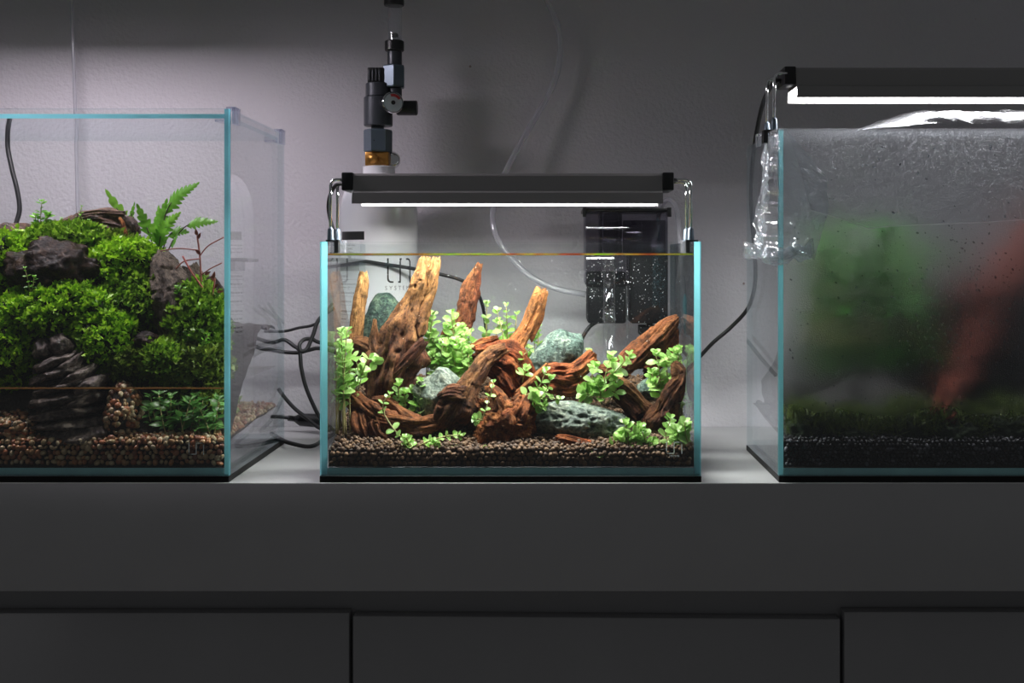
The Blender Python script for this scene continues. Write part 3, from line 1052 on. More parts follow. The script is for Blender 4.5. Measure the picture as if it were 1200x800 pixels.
# glass lid of the left tank with clear clips
lid = thing('cover_glass', 'clear glass lid held just below the rim of the mossy tank', 'lid', (-0.632, 0.135, 0.427))
pane('lid_pane', -0.924, -0.3395, 0.0075, 0.262, 0.4272, 0.4325, 'z', lid, M_EDGE)
for yy in (0.022, 0.247):
    mb = MB().bevel_box(-0.3385, -0.3310 + 0.004, yy - 0.011, yy + 0.011, 0.4385, 0.4415, 0.0008)
    mb.bevel_box(-0.3315, -0.3275, yy - 0.011, yy + 0.011, 0.421, 0.4412, 0.0008)
    mb.bevel_box(-0.352, -0.3383, yy - 0.011, yy + 0.011, 0.4238, 0.4268, 0.0008)
    mb.build('clip', M_CLIP, lid, smooth=True, angle=40)


# ------------------------------------------------------------------ LED bars
def led_bar(name, label, x0, x1, yc, z0, z1, strength, colour, group, rods=None, rail=None, half=0.036, lip=0.0060):
    """x0..x1 outer ends; rods = (left x, right x) of the chrome legs; rail = rim height they stand on"""
    m = plain('led_diffuser', (0.9, 0.9, 0.9), 0.4, emit=(colour, strength))
    root = thing(name, label, 'lamp', ((x0 + x1) / 2, yc, z0), group)
    h = z1 - z0
    cap = 0.014
    a, b = x0 + cap, x1 - cap
    prof = [(yc - half, z0), (yc - half + 0.004, z0 + 0.0002), (yc - half + 0.006, z0 + lip + 0.0024), (yc + half - 0.006, z0 + lip + 0.0024), (yc + half - 0.004, z0 + 0.0002), (yc + half, z0),
            (yc + half - 0.003, z0 + h * 0.36), (yc + half - 0.008, z0 + h * 0.42), (yc + half - 0.011, z1 - 0.003), (yc + half - 0.014, z1),
            (yc - half + 0.014, z1), (yc - half + 0.011, z1 - 0.003), (yc - half + 0.008, z0 + h * 0.42), (yc - half + 0.003, z0 + h * 0.36)]
    MB().prism(prof, a, b).build('housing', M_ALU, root)
    MB().box(a + 0.003, b - 0.003, yc - half + 0.0065, yc + half - 0.0065, z0 + lip, z0 + lip + 0.0023).build('diffuser', m, root)
    for s, xx in ((-1, a), (1, b)):
        xa, xb = (xx - cap, xx - 0.0002) if s < 0 else (xx + 0.0002, xx + cap)
        MB().bevel_box(xa, xb, yc - half + 0.008, yc + half - 0.008, z0 + h * 0.44, z1 + 0.001, 0.0015).build('end_cap', M_BLACK, root, smooth=True, angle=40)
    if rods:
        for s, xr in ((-1, rods[0]), (1, rods[1])):
            if xr is None: continue
            xin = x0 + 0.003 if s < 0 else x1 - 0.003
            for yr in (yc - 0.022, yc + 0.022):
                zt = z0 + h * 0.80
                pts = [(xin, yr, zt), (xr - s * 0.007, yr, zt), (xr - s * 0.004, yr, zt - 0.0008), (xr - s * 0.0013, yr, zt - 0.003), (xr, yr, zt - 0.007), (xr, yr, rail + 0.004)]
                rod = MB().tube(pts, 0.0019, 12).build('leg', M_CHROME, root, smooth=True)
                MB().lathe([(0.0042, rail + 0.0005), (0.0042, rail + 0.003), (0.0036, rail + 0.015), (0.0030, rail + 0.017)], (xr, yr, 0), 20).build('sleeve', M_SLATE, rod, smooth=True, angle=40)
                xw = -0.225 if (s < 0 and rail < 0.3) else (0.2215 if rail < 0.3 else 0.313)
                # fork gripping the pane
                f0, f1 = (xw - 0.0035, xw + 0.012) if s < 0 else (xw - 0.012, xw + 0.0035)
                fk = MB().bevel_box(f0, f1, yr - 0.006, yr + 0.006, rail + 0.0003, rail + 0.003, 0.0006)
                if s < 0:
                    fk.bevel_box(f0, xw - 0.0002, yr - 0.006, yr + 0.006, rail - 0.004, rail + 0.002, 0.0004)
                    fk.bevel_box(xw + 0.0068, f1, yr - 0.006, yr + 0.006, rail - 0.013, rail + 0.002, 0.0006)
                else:
                    fk.bevel_box(xw + 0.0002, f1, yr - 0.006, yr + 0.006, rail - 0.004, rail + 0.002, 0.0004)
                    fk.bevel_box(f0, xw - 0.0068, yr - 0.006, yr + 0.006, rail - 0.013, rail + 0.002, 0.0006)
                fk.build('clamp', M_BLACK if yr < yc else M_CLEAR, rod)
    return root


yc = 0.077
xa, xb = P(405, 300, yc).x, P(787, 300, yc).x
LC = led_bar('led_bar', 'grey LED bar on chrome legs over the middle tank', xa, xb, yc, 0.3285, 0.3660, LAMP_MID, (1.0, 0.985, 0.97), 'LED bars over the tanks', rods=(P(391.5, 300, yc).x, P(807, 300, yc).x), rail=0.282)
yr = 0.060
xr0 = P(915, 300, yr).x
LR = led_bar('led_bar', 'grey LED bar on chrome legs over the fogged tank', xr0, xr0 + 0.415, yr, 0.4555, 0.4930, LAMP_RIGHT, (1.0, 0.98, 1.0), 'LED bars over the tanks', rods=(P(903, 300, yr).x, 0.772), rail=0.414, lip=0.0110, half=0.031)
LL = led_bar('led_bar', 'hanging LED bar above the mossy tank, out of the picture', -0.850, -0.450, 0.095, 0.650, 0.687, LAMP_LEFT, (1.0, 0.90, 1.0), 'LED bars over the tanks', lip=0.0190, half=0.055)
for x in (-0.81, -0.49):
    MB().tube([(x, 0.095, 0.687), (x, 0.095, 1.85)], 0.0008, 6).build('hanging_wire', M_CHROME, LL)
# lamp leads
cable('lead', None, [(407, 215, .077), (394, 217, .09), (386, 232, .11), (386, 252, .13), (394, 278, .2), (406, 292, .29), (412, 305, .30)], 0.0026, M_CABLE, 50, parent=LC)
cable('lead', None, [(918, 95, .062), (906, 98, .07), (893, 125, .16), (883, 180, .25), (880, 235, .27), (884, 290, .28), (885, 330, .30), (877, 360, .32), (857, 383, .34), (836, 401, .35), (820, 418, .36), (800, 440, .365)], 0.0030, M_CABLE, 80, parent=LR)

# ------------------------------------------------------------------ gas bottle and regulator
BY = 0.345
bs = S(BY)
BC = P(444, 300, BY)
BX = BC.x
BR = 45.2 / 1000 / bs


def zpy(py, y=BY): return P(0, py, y).z


bot = thing('gas_bottle', 'white gas cylinder with black printed label behind the middle tank', 'bottle', (BX, BY, 0))
zt, zs = zpy(204), zpy(258)
neck = 17.5 / 1000 / bs
prof = [(BR * 0.93, 0.0), (BR, 0.006), (BR, zs)]
for k in range(1, 13):
    a = k / 12 * math.pi / 2
    prof.append((neck + (BR - neck) * math.cos(a) ** 0.9, zs + (zt - zs) * math.sin(a) ** 1.0))
MB().lathe(prof, (BX, BY, 0), 64).build('body', M_WHITE, bot, smooth=True, angle=50)
MB().lathe([(18.6e-3 / bs, zpy(207)), (18.8e-3 / bs, zpy(206)), (18.8e-3 / bs, zpy(196)), (17.5e-3 / bs, zpy(195))], (BX, BY, 0), 40).build('collar', M_WHITE, bot, smooth=True, angle=40)


def wrap(u, z, off=0.0004):
    """point on the bottle's skin, u metres round from the side that faces the camera"""
    a = u / BR
    return (BX + (BR + off) * math.sin(a), BY - (BR + off) * math.cos(a), z)


def wrapped_rect(mb, px0, px1, py0, py1, off=0.0004):
    u0, u1 = [BR * math.asin(max(-1, min(1, (p - 444) / 45.2))) for p in (px0, px1)]
    z0, z1 = zpy(py1), zpy(py0)
    return mb.grid(lambda u, v: wrap(u0 + (u1 - u0) * u, z0 + (z1 - z0) * v, off), 12, 1)


wrapped_rect(MB(), 405.5, 434.5, 272, 281.5).build('label_bar', M_PRINT, bot)
wrapped_rect(MB(), 403, 429, 283.5, 392).build('paper_label', M_LABELW, bot)
wrapped_rect(MB(), 403, 429, 304, 317, 0.0008).build('label_bar', M_PRINTG, bot)
# small print, too fine to read in the photo: broken rows of marks
for k, (a, b, py) in enumerate([(405, 424, 287), (405, 421, 291), (405, 422, 295), (405, 414, 322), (405, 425, 331), (405, 424, 341), (405, 419, 351), (405, 425, 362), (405, 412, 371), (405, 423, 381), (405, 411, 386)]):
    mb = MB()
    x = a
    while x < b:
        wd = rnd.uniform(1.4, 3.2)
        wrapped_rect(mb, x, min(b, x + wd), py, py + (1.3 if k < 3 else 2.0), 0.0009)
        x += wd + 0.6
    mb.build('print_row', M_PRINTG, bot)
    if k >= 3: wrapped_rect(MB(), 404, 428, py + 4.6, py + 5.0, 0.0009).build('print_rule', M_PRINTG, bot)
u_logo = BR * math.asin((473.5 - 444) / 45.2)
v, f = logo_strokes(0.038, 0.033, 0.0025)
MB().add([wrap(u_logo + a, zpy(329.5) + b) for a, b in v], f).build('logo', M_PRINT, bot)
v, f = text_geo('S Y S T E M S', 0.0085)
MB().add([wrap(u_logo + p[0], zpy(338.5) + p[1]) for p in v], f).build('logo_lettering', M_PRINTG, bot)
# brass valve
vz0, vz1 = zpy(195), zpy(178.5)
val = MB().bevel_box(BX - 0.0185, BX + 0.0165, BY - 0.014, BY + 0.014, vz0, vz1, 0.002)
vo_ = val.build('valve', M_BRASS, bot, smooth=True, angle=40)
MB().tube([(BX - 0.006, BY - 0.013, (vz0 + vz1) / 2), (BX - 0.006, BY - 0.021, (vz0 + vz1) / 2)], 0.0075, 24).build('valve_stub', M_BRASS, vo_, smooth=True)
MB().lathe([(0.008, -0.006), (0.0125, -0.004), (0.0125, 0.004), (0.008, 0.006)], (BX + 0.0185, BY + 0.004, (vz0 + vz1) / 2 - 0.001), 28, mat=Matrix.Rotation(math.pi / 2 - 0.35, 4, 'X')).build('valve_wheel', M_CHROME, vo_, smooth=True)

RG = thing('gas_regulator', 'black gas regulator with round gauge screwed onto the white cylinder', 'regulator', (BX, BY, vz1))


def rx(px): return P(px, 300, BY).x


def cyl(mb, px0, px1, py0, py1, ch=0.0012, seg=40, cy=BY):
    r = (px1 - px0) / 2 / 1000 / bs
    z0, z1 = zpy(py1), zpy(py0)
    return mb.lathe([(r - ch, z0), (r, z0 + ch), (r, z1 - ch), (r - ch, z1)], (rx((px0 + px1) / 2), cy, 0), seg)


def hexa(mb, px0, px1, py0, py1, turn=0.0):
    r = (px1 - px0) / 2 / 1000 / bs
    z0, z1 = zpy(py1), zpy(py0)
    return mb.lathe([(r * 0.94, z0), (r, z0 + 0.002), (r, z1 - 0.002), (r * 0.94, z1)], (rx((px0 + px1) / 2), BY, 0), 6, mat=Matrix.Rotation(turn, 4, 'Z'))


hexa(MB(), 426.5, 459.5, 152, 178.5, math.radians(10)).build('hex_nut', M_SLATE, RG)
MB().tube([(rx(440.5), BY - 0.0185, zpy(166)), (rx(440.5), BY - 0.0190, zpy(166))], 0.0011, 10).build('vent_hole', M_PRINT, RG)
cyl(MB(), 435, 450, 147.5, 152.5).build('neck', M_BLACKM, RG, smooth=True, angle=40)
sol = cyl(MB(), 426.5, 460, 114, 148).build('solenoid', M_BLACKM, RG, smooth=True, angle=40)
cyl(MB(), 428.5, 458, 98, 114).build('solenoid_top', M_BLACKM, sol, smooth=True, angle=40)
# ribbed connector on top
con = MB().bevel_box(rx(432), rx(451), BY - 0.012, BY + 0.012, zpy(98.5), zpy(80.5), 0.0012).build('connector', M_BLACK, RG, smooth=True, angle=40)
for k in range(4):
    MB().bevel_box(rx(433.5 + k * 4), rx(435.3 + k * 4), BY - 0.0135, BY - 0.0118, zpy(96), zpy(83), 0.0005).build('rib', M_BLACKM, con)
hexa(MB(), 448, 475.5, 77, 103, math.radians(35)).build('outlet_block', M_SLATE, RG)
cyl(MB(), 455, 471, 103, 116).build('outlet_stem', M_BLACKM, RG, smooth=True, angle=40)
cyl(MB(), 454, 471, 60, 77).build('outlet_barrel', M_BLACKM, RG, smooth=True, angle=40)
cyl(MB(), 451, 473.5, 48, 60).build('collar_ring', M_BLACK, RG, smooth=True, angle=40)
bc = cyl(MB(), 454.5, 471, 6, 48, 0.0004).build('bubble_counter', M_CLEAR, RG, smooth=True, angle=40)
cyl(MB(), 459, 467, 39, 48.2).build('bubble_nozzle', M_BLACK, bc, smooth=True, angle=40)
cyl(MB(), 456, 469, 44.5, 48.1).build('bubble_fluid', M_CHROME, bc, smooth=True, angle=40)
cyl(MB(), 450, 473.5, -22, 7).build('counter_cap', M_BLACK, RG, smooth=True, angle=40)
# gauge faces right of the camera
gm = Matrix.Rotation(math.radians(22), 4, 'Z') @ Matrix.Rotation(math.radians(90), 4, 'X')
gc = Vector((rx(464), BY - 0.030, zpy(123.5)))
gr_ = 12.6e-3 / bs
gb = MB().lathe([(gr_ * 0.9, -0.018), (gr_, -0.016), (gr_, 0.0), (gr_ * 0.93, 0.0015), (gr_ * 0.88, 0.0)], gc, 40, mat=gm).build('gauge', M_CHROME, RG, smooth=True, angle=35)
MB().lathe([(gr_ * 0.86, 0.0), (gr_ * 0.86, 0.0004)], gc + Vector((0, 0, 0)) + gm @ Vector((0, 0, 0.0006)), 40, mat=gm).build('dial', plain('dial_face', (0.42, 0.5, 0.52), 0.4), gb)
MB().lathe([(gr_ * 0.20, 0.0), (gr_ * 0.2, 0.0006)], gc + gm @ Vector((0, 0, 0.0012)), 20, mat=gm).build('dial_hub', M_PRINT, gb)
# red zone arc
arc_v, arc_f = [], []
for k in range(13):
    a = math.radians(30 + 80 * k / 12)
    for rr in (0.55, 0.80):
        arc_v.append(gc + gm @ Vector((gr_ * rr * math.cos(a), gr_ * rr * math.sin(a), 0.0014)))
    if k: arc_f.append((2 * k - 2, 2 * k - 1, 2 * k + 1, 2 * k))
MB().add(arc_v, arc_f).build('dial_red_zone', plain('red_print', (0.35, 0.02, 0.02), 0.4), gb)
km = Matrix.Rotation(math.radians(90), 4, 'Y')
MB().lathe([(0.0095, -0.016), (0.0110, -0.014), (0.0110, 0.013), (0.0095, 0.0145)], (rx(478), BY - 0.004, zpy(127)), 32, mat=km).build('needle_knob', M_BLACK, RG, smooth=True, angle=40)

# ------------------------------------------------------------------ hang-on filter behind the middle tank
FY = 0.284
FL = thing('hang_on_filter', 'smoked plastic hang-on filter with black motor behind the middle tank', 'filter', P(734, 378, 0.33))


def fbox(name, px0, px1, py0, py1, y0, y1, mat, b=0.002, parent=None):
    p, q = P(px0, py1, y0), P(px1, py0, y0)
    return MB().bevel_box(p.x, q.x, y0, y1, p.z, q.z, b).build(name, mat, parent or FL, smooth=True, angle=40)


res = fbox('reservoir', 686, 783, 247, 298, FY, FY + 0.10, M_SMOKE, 0.003)
fbox('reservoir_rim', 683, 786, 243.5, 247.5, FY - 0.002, FY + 0.102, M_BLACK, 0.001, res)
fbox('inner_wall', 726, 729, 249, 297, FY + 0.004, FY + 0.09, M_SMOKE, 0.0006, res)
fbox('inner_wall', 703, 706, 249, 297, FY + 0.004, FY + 0.05, M_SMOKE, 0.0006, res)
fbox('overflow_lip', 730, 780, 258, 297, FY + 0.03, FY + 0.036, M_SMOKE, 0.001, res)
fbox('impeller_cover', 707, 725, 250, 296, FY + 0.006, FY + 0.03, M_SMOKE, 0.004, res)
fbox('hook', 683, 687, 243, 254, FY - 0.003, FY + 0.004, M_BLACK, 0.0008)
fbox('hook', 782, 787, 243, 254, FY - 0.003, FY + 0.004, M_BLACK, 0.0008)
fbox('media_box', 739, 783, 297.5, 379, FY + 0.010, FY + 0.10, M_FBLACK, 0.003)
fbox('lower_skirt', 686, 738, 297.5, 334, FY + 0.008, FY + 0.09, M_SMOKE, 0.003)
fbox('motor', 688.5, 734, 318, 379, FY + 0.012, FY + 0.085, M_FBLACK, 0.004)
fbox('motor_band', 687.5, 735.5, 330, 335, FY + 0.009, FY + 0.088, M_FBLACK, 0.001)
fbox('levelling_foot', 750, 772, 382, 393, FY + 0.02, FY + 0.06, M_FBLACK, 0.001)
fbox('foot_stem', 758, 765, 378, 383, FY + 0.03, FY + 0.05, M_BLACK, 0.0008)
MB().tube([P(735.5, 337, FY - 0.006), P(735.5, 420, FY - 0.012)], 0.0018, 10).build('overflow_pipe', M_TUBE, FL, smooth=True)
it = MB().tube([P(714, 300, 0.262), P(714, 440, 0.262)], 0.0088, 24).build('intake_tube', M_TUBE, FL, smooth=True)
MB().tube([P(714, 363, 0.262), P(714, 375, 0.262)], 0.0094, 24).build('coupling', M_TUBE, it, smooth=True)
MB().tube([P(714, 318, 0.262), P(714, 362, 0.262)], 0.0066, 20).build('intake_core', M_CORE, it, smooth=True)
cable('power_lead', None, [(699, 377, .33), (690, 384, .33), (681, 400, .33), (674, 430, .34), (668, 470, .35), (640, 495, .37)], 0.0030, M_CABLE, 40, parent=FL)

# clear hoses
cable('clear_hose', 'clear plastic hose curling down the wall behind the middle lamp', [(630, -40, .40), (641, 0, .405), (653, 28, .408), (656.5, 60, .408), (650, 95, .408), (632, 130, .405), (610, 168, .40), (594, 198, .39), (582, 230, .375), (577.5, 255, .36), (583, 279, .345), (598, 301, .34), (622, 324, .34), (652, 338, .34), (686, 345, .345)], 0.0046, M_HOSE, 110, cat='hose')
cable('clear_hose', 'thin clear hose hanging straight down the wall behind the mossy tank', [(83, -30, .41), (85, 40, .41), (88, 120, .41), (89.5, 180, .41), (91, 245, .405), (92, 330, .40), (95, 420, .40)], 0.0028, M_HOSE, 60, cat='hose')
gd = thing('gas_diffuser', 'clear hose with glass diffuser tube hooked over the back right corner of the middle tank', 'diffuser', P(801, 395, .25))
cable('hose', None, [(770, 262, .35), (774, 245, .33), (782, 234, .31), (791, 240, .295), (795, 262, .283), (797, 285, .268), (797, 310, .262), (797, 335, .262)], 0.0036, M_HOSE, 50, parent=gd)
MB().lathe([(0.004, P(0, 392, .262).z), (0.0042, P(0, 360, .262).z), (0.008, P(0, 345, .262).z), (0.0072, P(0, 330, .262).z), (0.004, P(0, 322, .262).z)], (P(798, 300, .262).x, .262, 0), 24).build('glass_bulb', M_CLEAR, gd, smooth=True)
MB().lathe([(0.0008, P(0, 391, .262).z), (0.0026, P(0, 372, .262).z), (0.0028, P(0, 352, .262).z), (0.001, P(0, 344, .262).z)], (P(802, 300, .262).x, .256, 0), 20).build('blue_core', M_EDGE, gd, smooth=True)

# ------------------------------------------------------------------ loose cables
cable('black_cable', 'black cable looping from the wall between the mossy and middle tanks', [(250, 356, .37), (268, 372, .37), (285, 392, .37), (300, 406, .365), (318, 410, .36), (335, 412.5, .355), (350, 413, .35), (362, 410, .35), (374, 408, .35), (392, 412, .35), (410, 425, .35)], 0.0030, M_CABLE, 70, group='tangled black cables between tanks')
cable('black_cable', 'black cable knotted midway that falls to the counter behind the middle tank', [(392, 360, .36), (374, 374, .355), (367, 392, .35), (360, 408, .345), (353, 411, .342), (351, 404, .345), (356, 398, .35), (365, 397, .352), (374, 401, .352), (396, 405, .352)], 0.0030, M_CABLE, 60, group='tangled black cables between tanks')
cable('black_cable', 'black cable dropping from the knot beside the middle tank', [(300, 396, .375), (318, 401, .37), (333, 398, .362), (344, 405, .352), (351, 411, .345), (353, 430, .343), (358, 452, .343), (367, 474, .343), (377, 492, .343), (392, 505, .35)], 0.0030, M_CABLE, 60, group='tangled black cables between tanks')
cable('black_cable', 'thin black cable rising from behind the mossy tank to the middle tank', [(310, 388, .39), (333, 388, .385), (350, 384, .38), (366, 381, .375), (376, 374, .37), (390, 355, .37)], 0.0022, M_CABLE, 40, group='tangled black cables between tanks')
cable('black_cable', 'black cable lying on the worktop between the left two tanks', [(318, 508, .30), (333, 516.5, .24), (348, 521, .225), (360, 523, .22), (369, 521.5, .22), (378, 516, .25), (392, 508, .31)], 0.0030, M_CABLE, 50, group='tangled black cables between tanks')
cable('black_cable', 'black cable running down into the plug on the worktop', [(326, 455, .36), (334, 466, .36), (346, 479, .355), (360, 490, .35), (374, 501, .345), (388, 504, .345)], 0.0030, M_CABLE, 40, group='tangled black cables between tanks')
cable('black_cable', 'pair of dark cables slung along the back of the middle tank', [(380, 305, .31), (395, 304, .290), (420, 305, .2838), (450, 309.5, .2838), (480, 314, .2838), (515, 321, .285), (540, 328, .29), (556, 338, .31), (566, 360, .33), (570, 400, .36), (570, 470, .38)], 0.0026, M_CABLE, 60)
cable('black_cable', 'black pump cable hanging inside the mossy tank below its lid', [(12, 136, .235), (10, 152, .235), (9, 172, .235), (14, 198, .23), (20, 222, .225), (23, 244, .22), (20, 258, .215), (16, 268, .21)], 0.0032, M_CABLE, 50)
pl = thing('power_plug', 'black inline power connector lying on the worktop against the wall', 'plug', P(356, 502, .37))
MB().tube([P(346, 491, .37), P(349, 491, .37), P(352, 491.5, .37), P(380, 493, .37), P(383, 493, .37)], [0.005, 0.0075, 0.0095, 0.0105, 0.008], 20).build('housing', M_BLACK, pl, smooth=True)
for k in range(4):
    x = 338 + k * 2.2
    MB().tube([P(x, 489.6 + k * .25, .37), P(x + 1.3, 489.8 + k * .25, .37)], 0.0045, 14).build('strain_rib', M_BLACK, pl)
MB().tube(PP([(318, 488, .38), (330, 488.5, .372), (347, 490.5, .37)], 12), 0.0028, 10).build('lead', M_CABLE, pl, smooth=True)


# ------------------------------------------------------------------ middle tank: soil, stones, wood, plants
def soil_height(x, y):
    t = min(1, max(0, y / 0.27))
    e = abs(x) / 0.22
    return 0.0365 + 0.056 * t ** 1.15 + 0.012 * max(0, e - 0.35) * min(1, t * 2.2) + 0.004 * noise.noise(Vector((x * 18, y * 18, 3.3)))


def bed(name, label, x0, x1, y0, y1, z0, hf, mat_core, mat_grain, r, n_top, n_front, sub, cat, flat=0.85, rv=0.35, tone_pow=1.0, core_mat=None):
    root = thing(name, label, cat, ((x0 + x1) / 2, (y0 + y1) / 2, z0))
    nu, nv = 50, 30
    vs = [(x0 + (x1 - x0) * i / nu, y0 + 1.7 * r + (y1 - y0 - 1.7 * r) * j / nv, 0) for j in range(nv + 1) for i in range(nu + 1)]
    vs = [(x, y, hf(x, y) - r * 0.6) for x, y, _ in vs]
    fs = [(j * (nu + 1) + i, j * (nu + 1) + i + 1, (j + 1) * (nu + 1) + i + 1, (j + 1) * (nu + 1) + i) for j in range(nv) for i in range(nu)]
    k = len(vs)
    fr = [i for i in range(nu + 1)]
    vs += [(vs[i][0], vs[i][1], z0) for i in fr]
    fs += [(k + i, k + i + 1, i + 1, i) for i in range(nu)]
    MB().add(vs, fs).build('bed_core', mat_core, root)
    def lattice(a0, a1, b0, b1, st):
        nb_, na_ = max(1, int((b1 - b0) / (st * 0.88))), max(1, int((a1 - a0) / st))
        g = [(a0 + (i + 0.5 * (j % 2) + 0.25 + rnd.uniform(-.22, .22)) * (a1 - a0) / na_, b0 + (j + 0.5 + rnd.uniform(-.2, .2)) * (b1 - b0) / nb_) for j in range(nb_) for i in range(na_)]
        return np.array([q for q in g if a0 <= q[0] <= a1])
    p = lattice(x0 + r, x1 - r, y0 + r, y1 - r, r * 1.95)
    p = np.concatenate([p, np.array([[hf(a, b) + rnd.uniform(-.5, .5) * r] for a, b in p])], 1)
    q = lattice(x0 + r, x1 - r, 0, 1, r * 1.9)
    zz = lattice(x0 + r, x1 - r, z0 + r * .8, z0 + .05, r * 1.9)
    q = np.array([(a, y0 + r * rnd.uniform(.85, 1.3), c) for a, c in zz if c < hf(a, y0) - r * .2])
    pos = np.concatenate([p, q])
    n = len(pos)
    sc = r * (1 - rv / 2 + rv * nrg.random(n))
    s3 = np.stack([sc * nrg.uniform(0.95, 1.2, n), sc * nrg.uniform(0.9, 1.1, n), sc * flat * nrg.uniform(0.8, 1.1, n)], 1)
    v, f = ICO[sub]
    o = scatter_np('grains', v, f, pos, rand_rot(n), s3, mat_grain, root, nrg.random(n) ** tone_pow)
    o['kind'] = 'stuff'
    return root


bed('soil_bed', 'brown pelleted aquarium soil sloping up to the back of the middle tank', -0.2175, 0.2145, 0.0078, 0.272, 0.0158, soil_height, M_EARTH, M_SOIL, 0.0030, 7000, 1500, 2, 'soil')

G_ST = 'green stones in the planted tank'
stone('green_stone', 'dark green rounded stone at the back behind the tall trunk', 452, 388, .20, 27, 44, .022, M_STONED, 3, G_ST, amp=0.14, freq=1.3)
stone('green_stone', 'angular grey-green stone beside the arched root, left front', 516, 463, .085, 33, 32, .026, M_STONEP, 11, G_ST, amp=0.12, freq=1.5, facet=0.9, rot=-0.3, sub=5)
stone('green_stone', 'tilted blue-green stone leaning against the pale upright stick', 652, 415, .145, 38, 27, .026, M_STONE, 5, G_ST, amp=0.11, freq=1.3, facet=0.75, rot=0.75, sub=5)
stone('green_stone', 'broad pitted pale green stone lying at the front right', 680, 496, .070, 59, 26, .038, M_STONEP, 8, G_ST, amp=0.12, freq=1.1, pits=0.34, rot=-0.06, sub=5, facet=0.5)
stone('green_stone', 'small pale green stone half hidden by leaves at right', 761, 456, .12, 15, 12, .014, M_STONE, 21, G_ST, amp=0.18, freq=1.5)

driftwood('driftwood', 'thin pale stick standing at the left of the planted tank', [
    [(426, 319, .150, 5, .95), (425, 334, .150, 8, .95), (421, 358, .149, 7.5, .9), (418, 382, .148, 8.5, .75), (416, 402, .147, 10, .5), (418, 440, .146, 12, .25)]], M_WOOD, 1, rough=.22)
driftwood('driftwood', 'tall thick trunk with a pale forked top, left of centre', [
    [(499, 301, .118, 6, 1), (496, 318, .118, 10, .95), (491, 335, .118, 13, .8), (484, 356, .118, 16, .6), (474, 384, .116, 22, .35), (465, 412, .112, 28, .15), (458, 445, .11, 30, .1), (455, 480, .11, 28, .1)],
    [(511, 302, .122, 4.5, 1), (508, 318, .12, 7, 1), (502, 338, .12, 10, .8), (494, 358, .12, 12, .6), (486, 385, .115, 16, .3)],
    [(508, 337, .112, 1.5, 1), (503, 350, .112, 5, .8), (495, 368, .112, 8, .4), (488, 390, .11, 10, .2)],
    [(439, 374, .11, 2.4, .5), (439, 388, .11, 4.5, .35), (441, 402, .11, 8, .2), (448, 425, .10, 14, .1)],
    [(498, 399, .088, 5, .05), (486, 412, .085, 7, .1), (470, 428, .083, 7, .2), (450, 446, .085, 8, .2)],
    [(416, 404, .14, 10, .2), (430, 408, .13, 12, .15), (445, 420, .12, 16, .1)]], M_WOODD, 2)
driftwood('driftwood', 'dark reddish upright snag standing at the back centre', [
    [(562.5, 309, .172, 3.5, .6), (558, 322, .172, 6.5, .3), (552, 340, .171, 10.5, .15), (549, 358, .17, 12, .1), (542, 378, .17, 12, .1), (532, 398, .168, 13, .1), (526, 430, .165, 14, .05)],
    [(556, 317, .165, 3, .5), (551, 330, .165, 6, .25), (546, 350, .163, 7, .2), (541, 370, .162, 8, .2), (530, 396, .16, 8, .2)]], M_WOODR, 3, rough=.42)
driftwood('driftwood', 'pale orange stick rising to the right of centre', [
    [(635.5, 339, .150, 8, .95), (631, 352, .15, 9, .9), (623, 372, .15, 8.5, .85), (613, 391, .148, 9, .75), (605, 405, .145, 11, .5), (598, 425, .14, 15, .15)],
    [(636, 352, .156, 5, .6), (630, 372, .156, 6, .5), (619, 396, .154, 7, .4)]], M_WOODO, 4, rough=.22)
driftwood('driftwood', 'crumbly rust-red root clump behind the arched root', [
    [(553, 406, .125, 3.5, .3), (566, 402, .125, 4.5, .35), (583, 396, .125, 4, .4)],
    [(556, 412, .12, 9, 0.), (575, 416, .118, 13, 0.), (597, 420, .118, 16, .05), (612, 438, .118, 13, .05), (618, 460, .12, 12, .0)],
    [(575, 425, .112, 12, 0.), (592, 436, .112, 16, 0.), (605, 455, .112, 16, 0.)]], M_WOODO, 5, rough=.5)
driftwood('driftwood', 'arched root in the centre reaching down to the soil', [
    [(592, 408, .105, 7, .3), (578, 415, .10, 9, .4), (566, 425, .09, 10, .5), (556, 441, .08, 11, .4), (545, 457, .07, 15, .3), (536, 473, .066, 22, .2), (527, 488, .066, 19, .15), (517, 503, .068, 12, .1)],
    [(514, 466, .058, 5, .3), (528, 460, .058, 10, .25), (543, 462, .06, 12, .2)],
    [(548, 470, .07, 12, .1), (556, 488, .075, 14, .05), (566, 505, .08, 12, .0)]], M_WOODD, 6, rough=.38)
driftwood('driftwood', 'low forked root lying on the soil at the left front', [
    [(393, 450, .070, 5.5, .5), (402, 457, .07, 9.5, .45), (414, 467, .068, 11.5, .4), (425, 478, .064, 13, .35), (440, 490, .06, 14, .3), (465, 497, .056, 13, .3), (492, 499, .056, 12, .3), (518, 496, .06, 9, .3)],
    [(437, 470, .072, 5, .4), (452, 470, .07, 6, .4), (463, 477, .066, 6, .4), (475, 489, .06, 8, .35), (490, 498, .057, 9, .3)],
    [(420, 482, .06, 10, .3), (421, 498, .052, 11, .35), (428, 513, .05, 8, .3)],
    [(440, 495, .052, 12, .25), (447, 508, .050, 10, .25), (462, 514, .05, 7, .2)]], M_WOODR, 7)
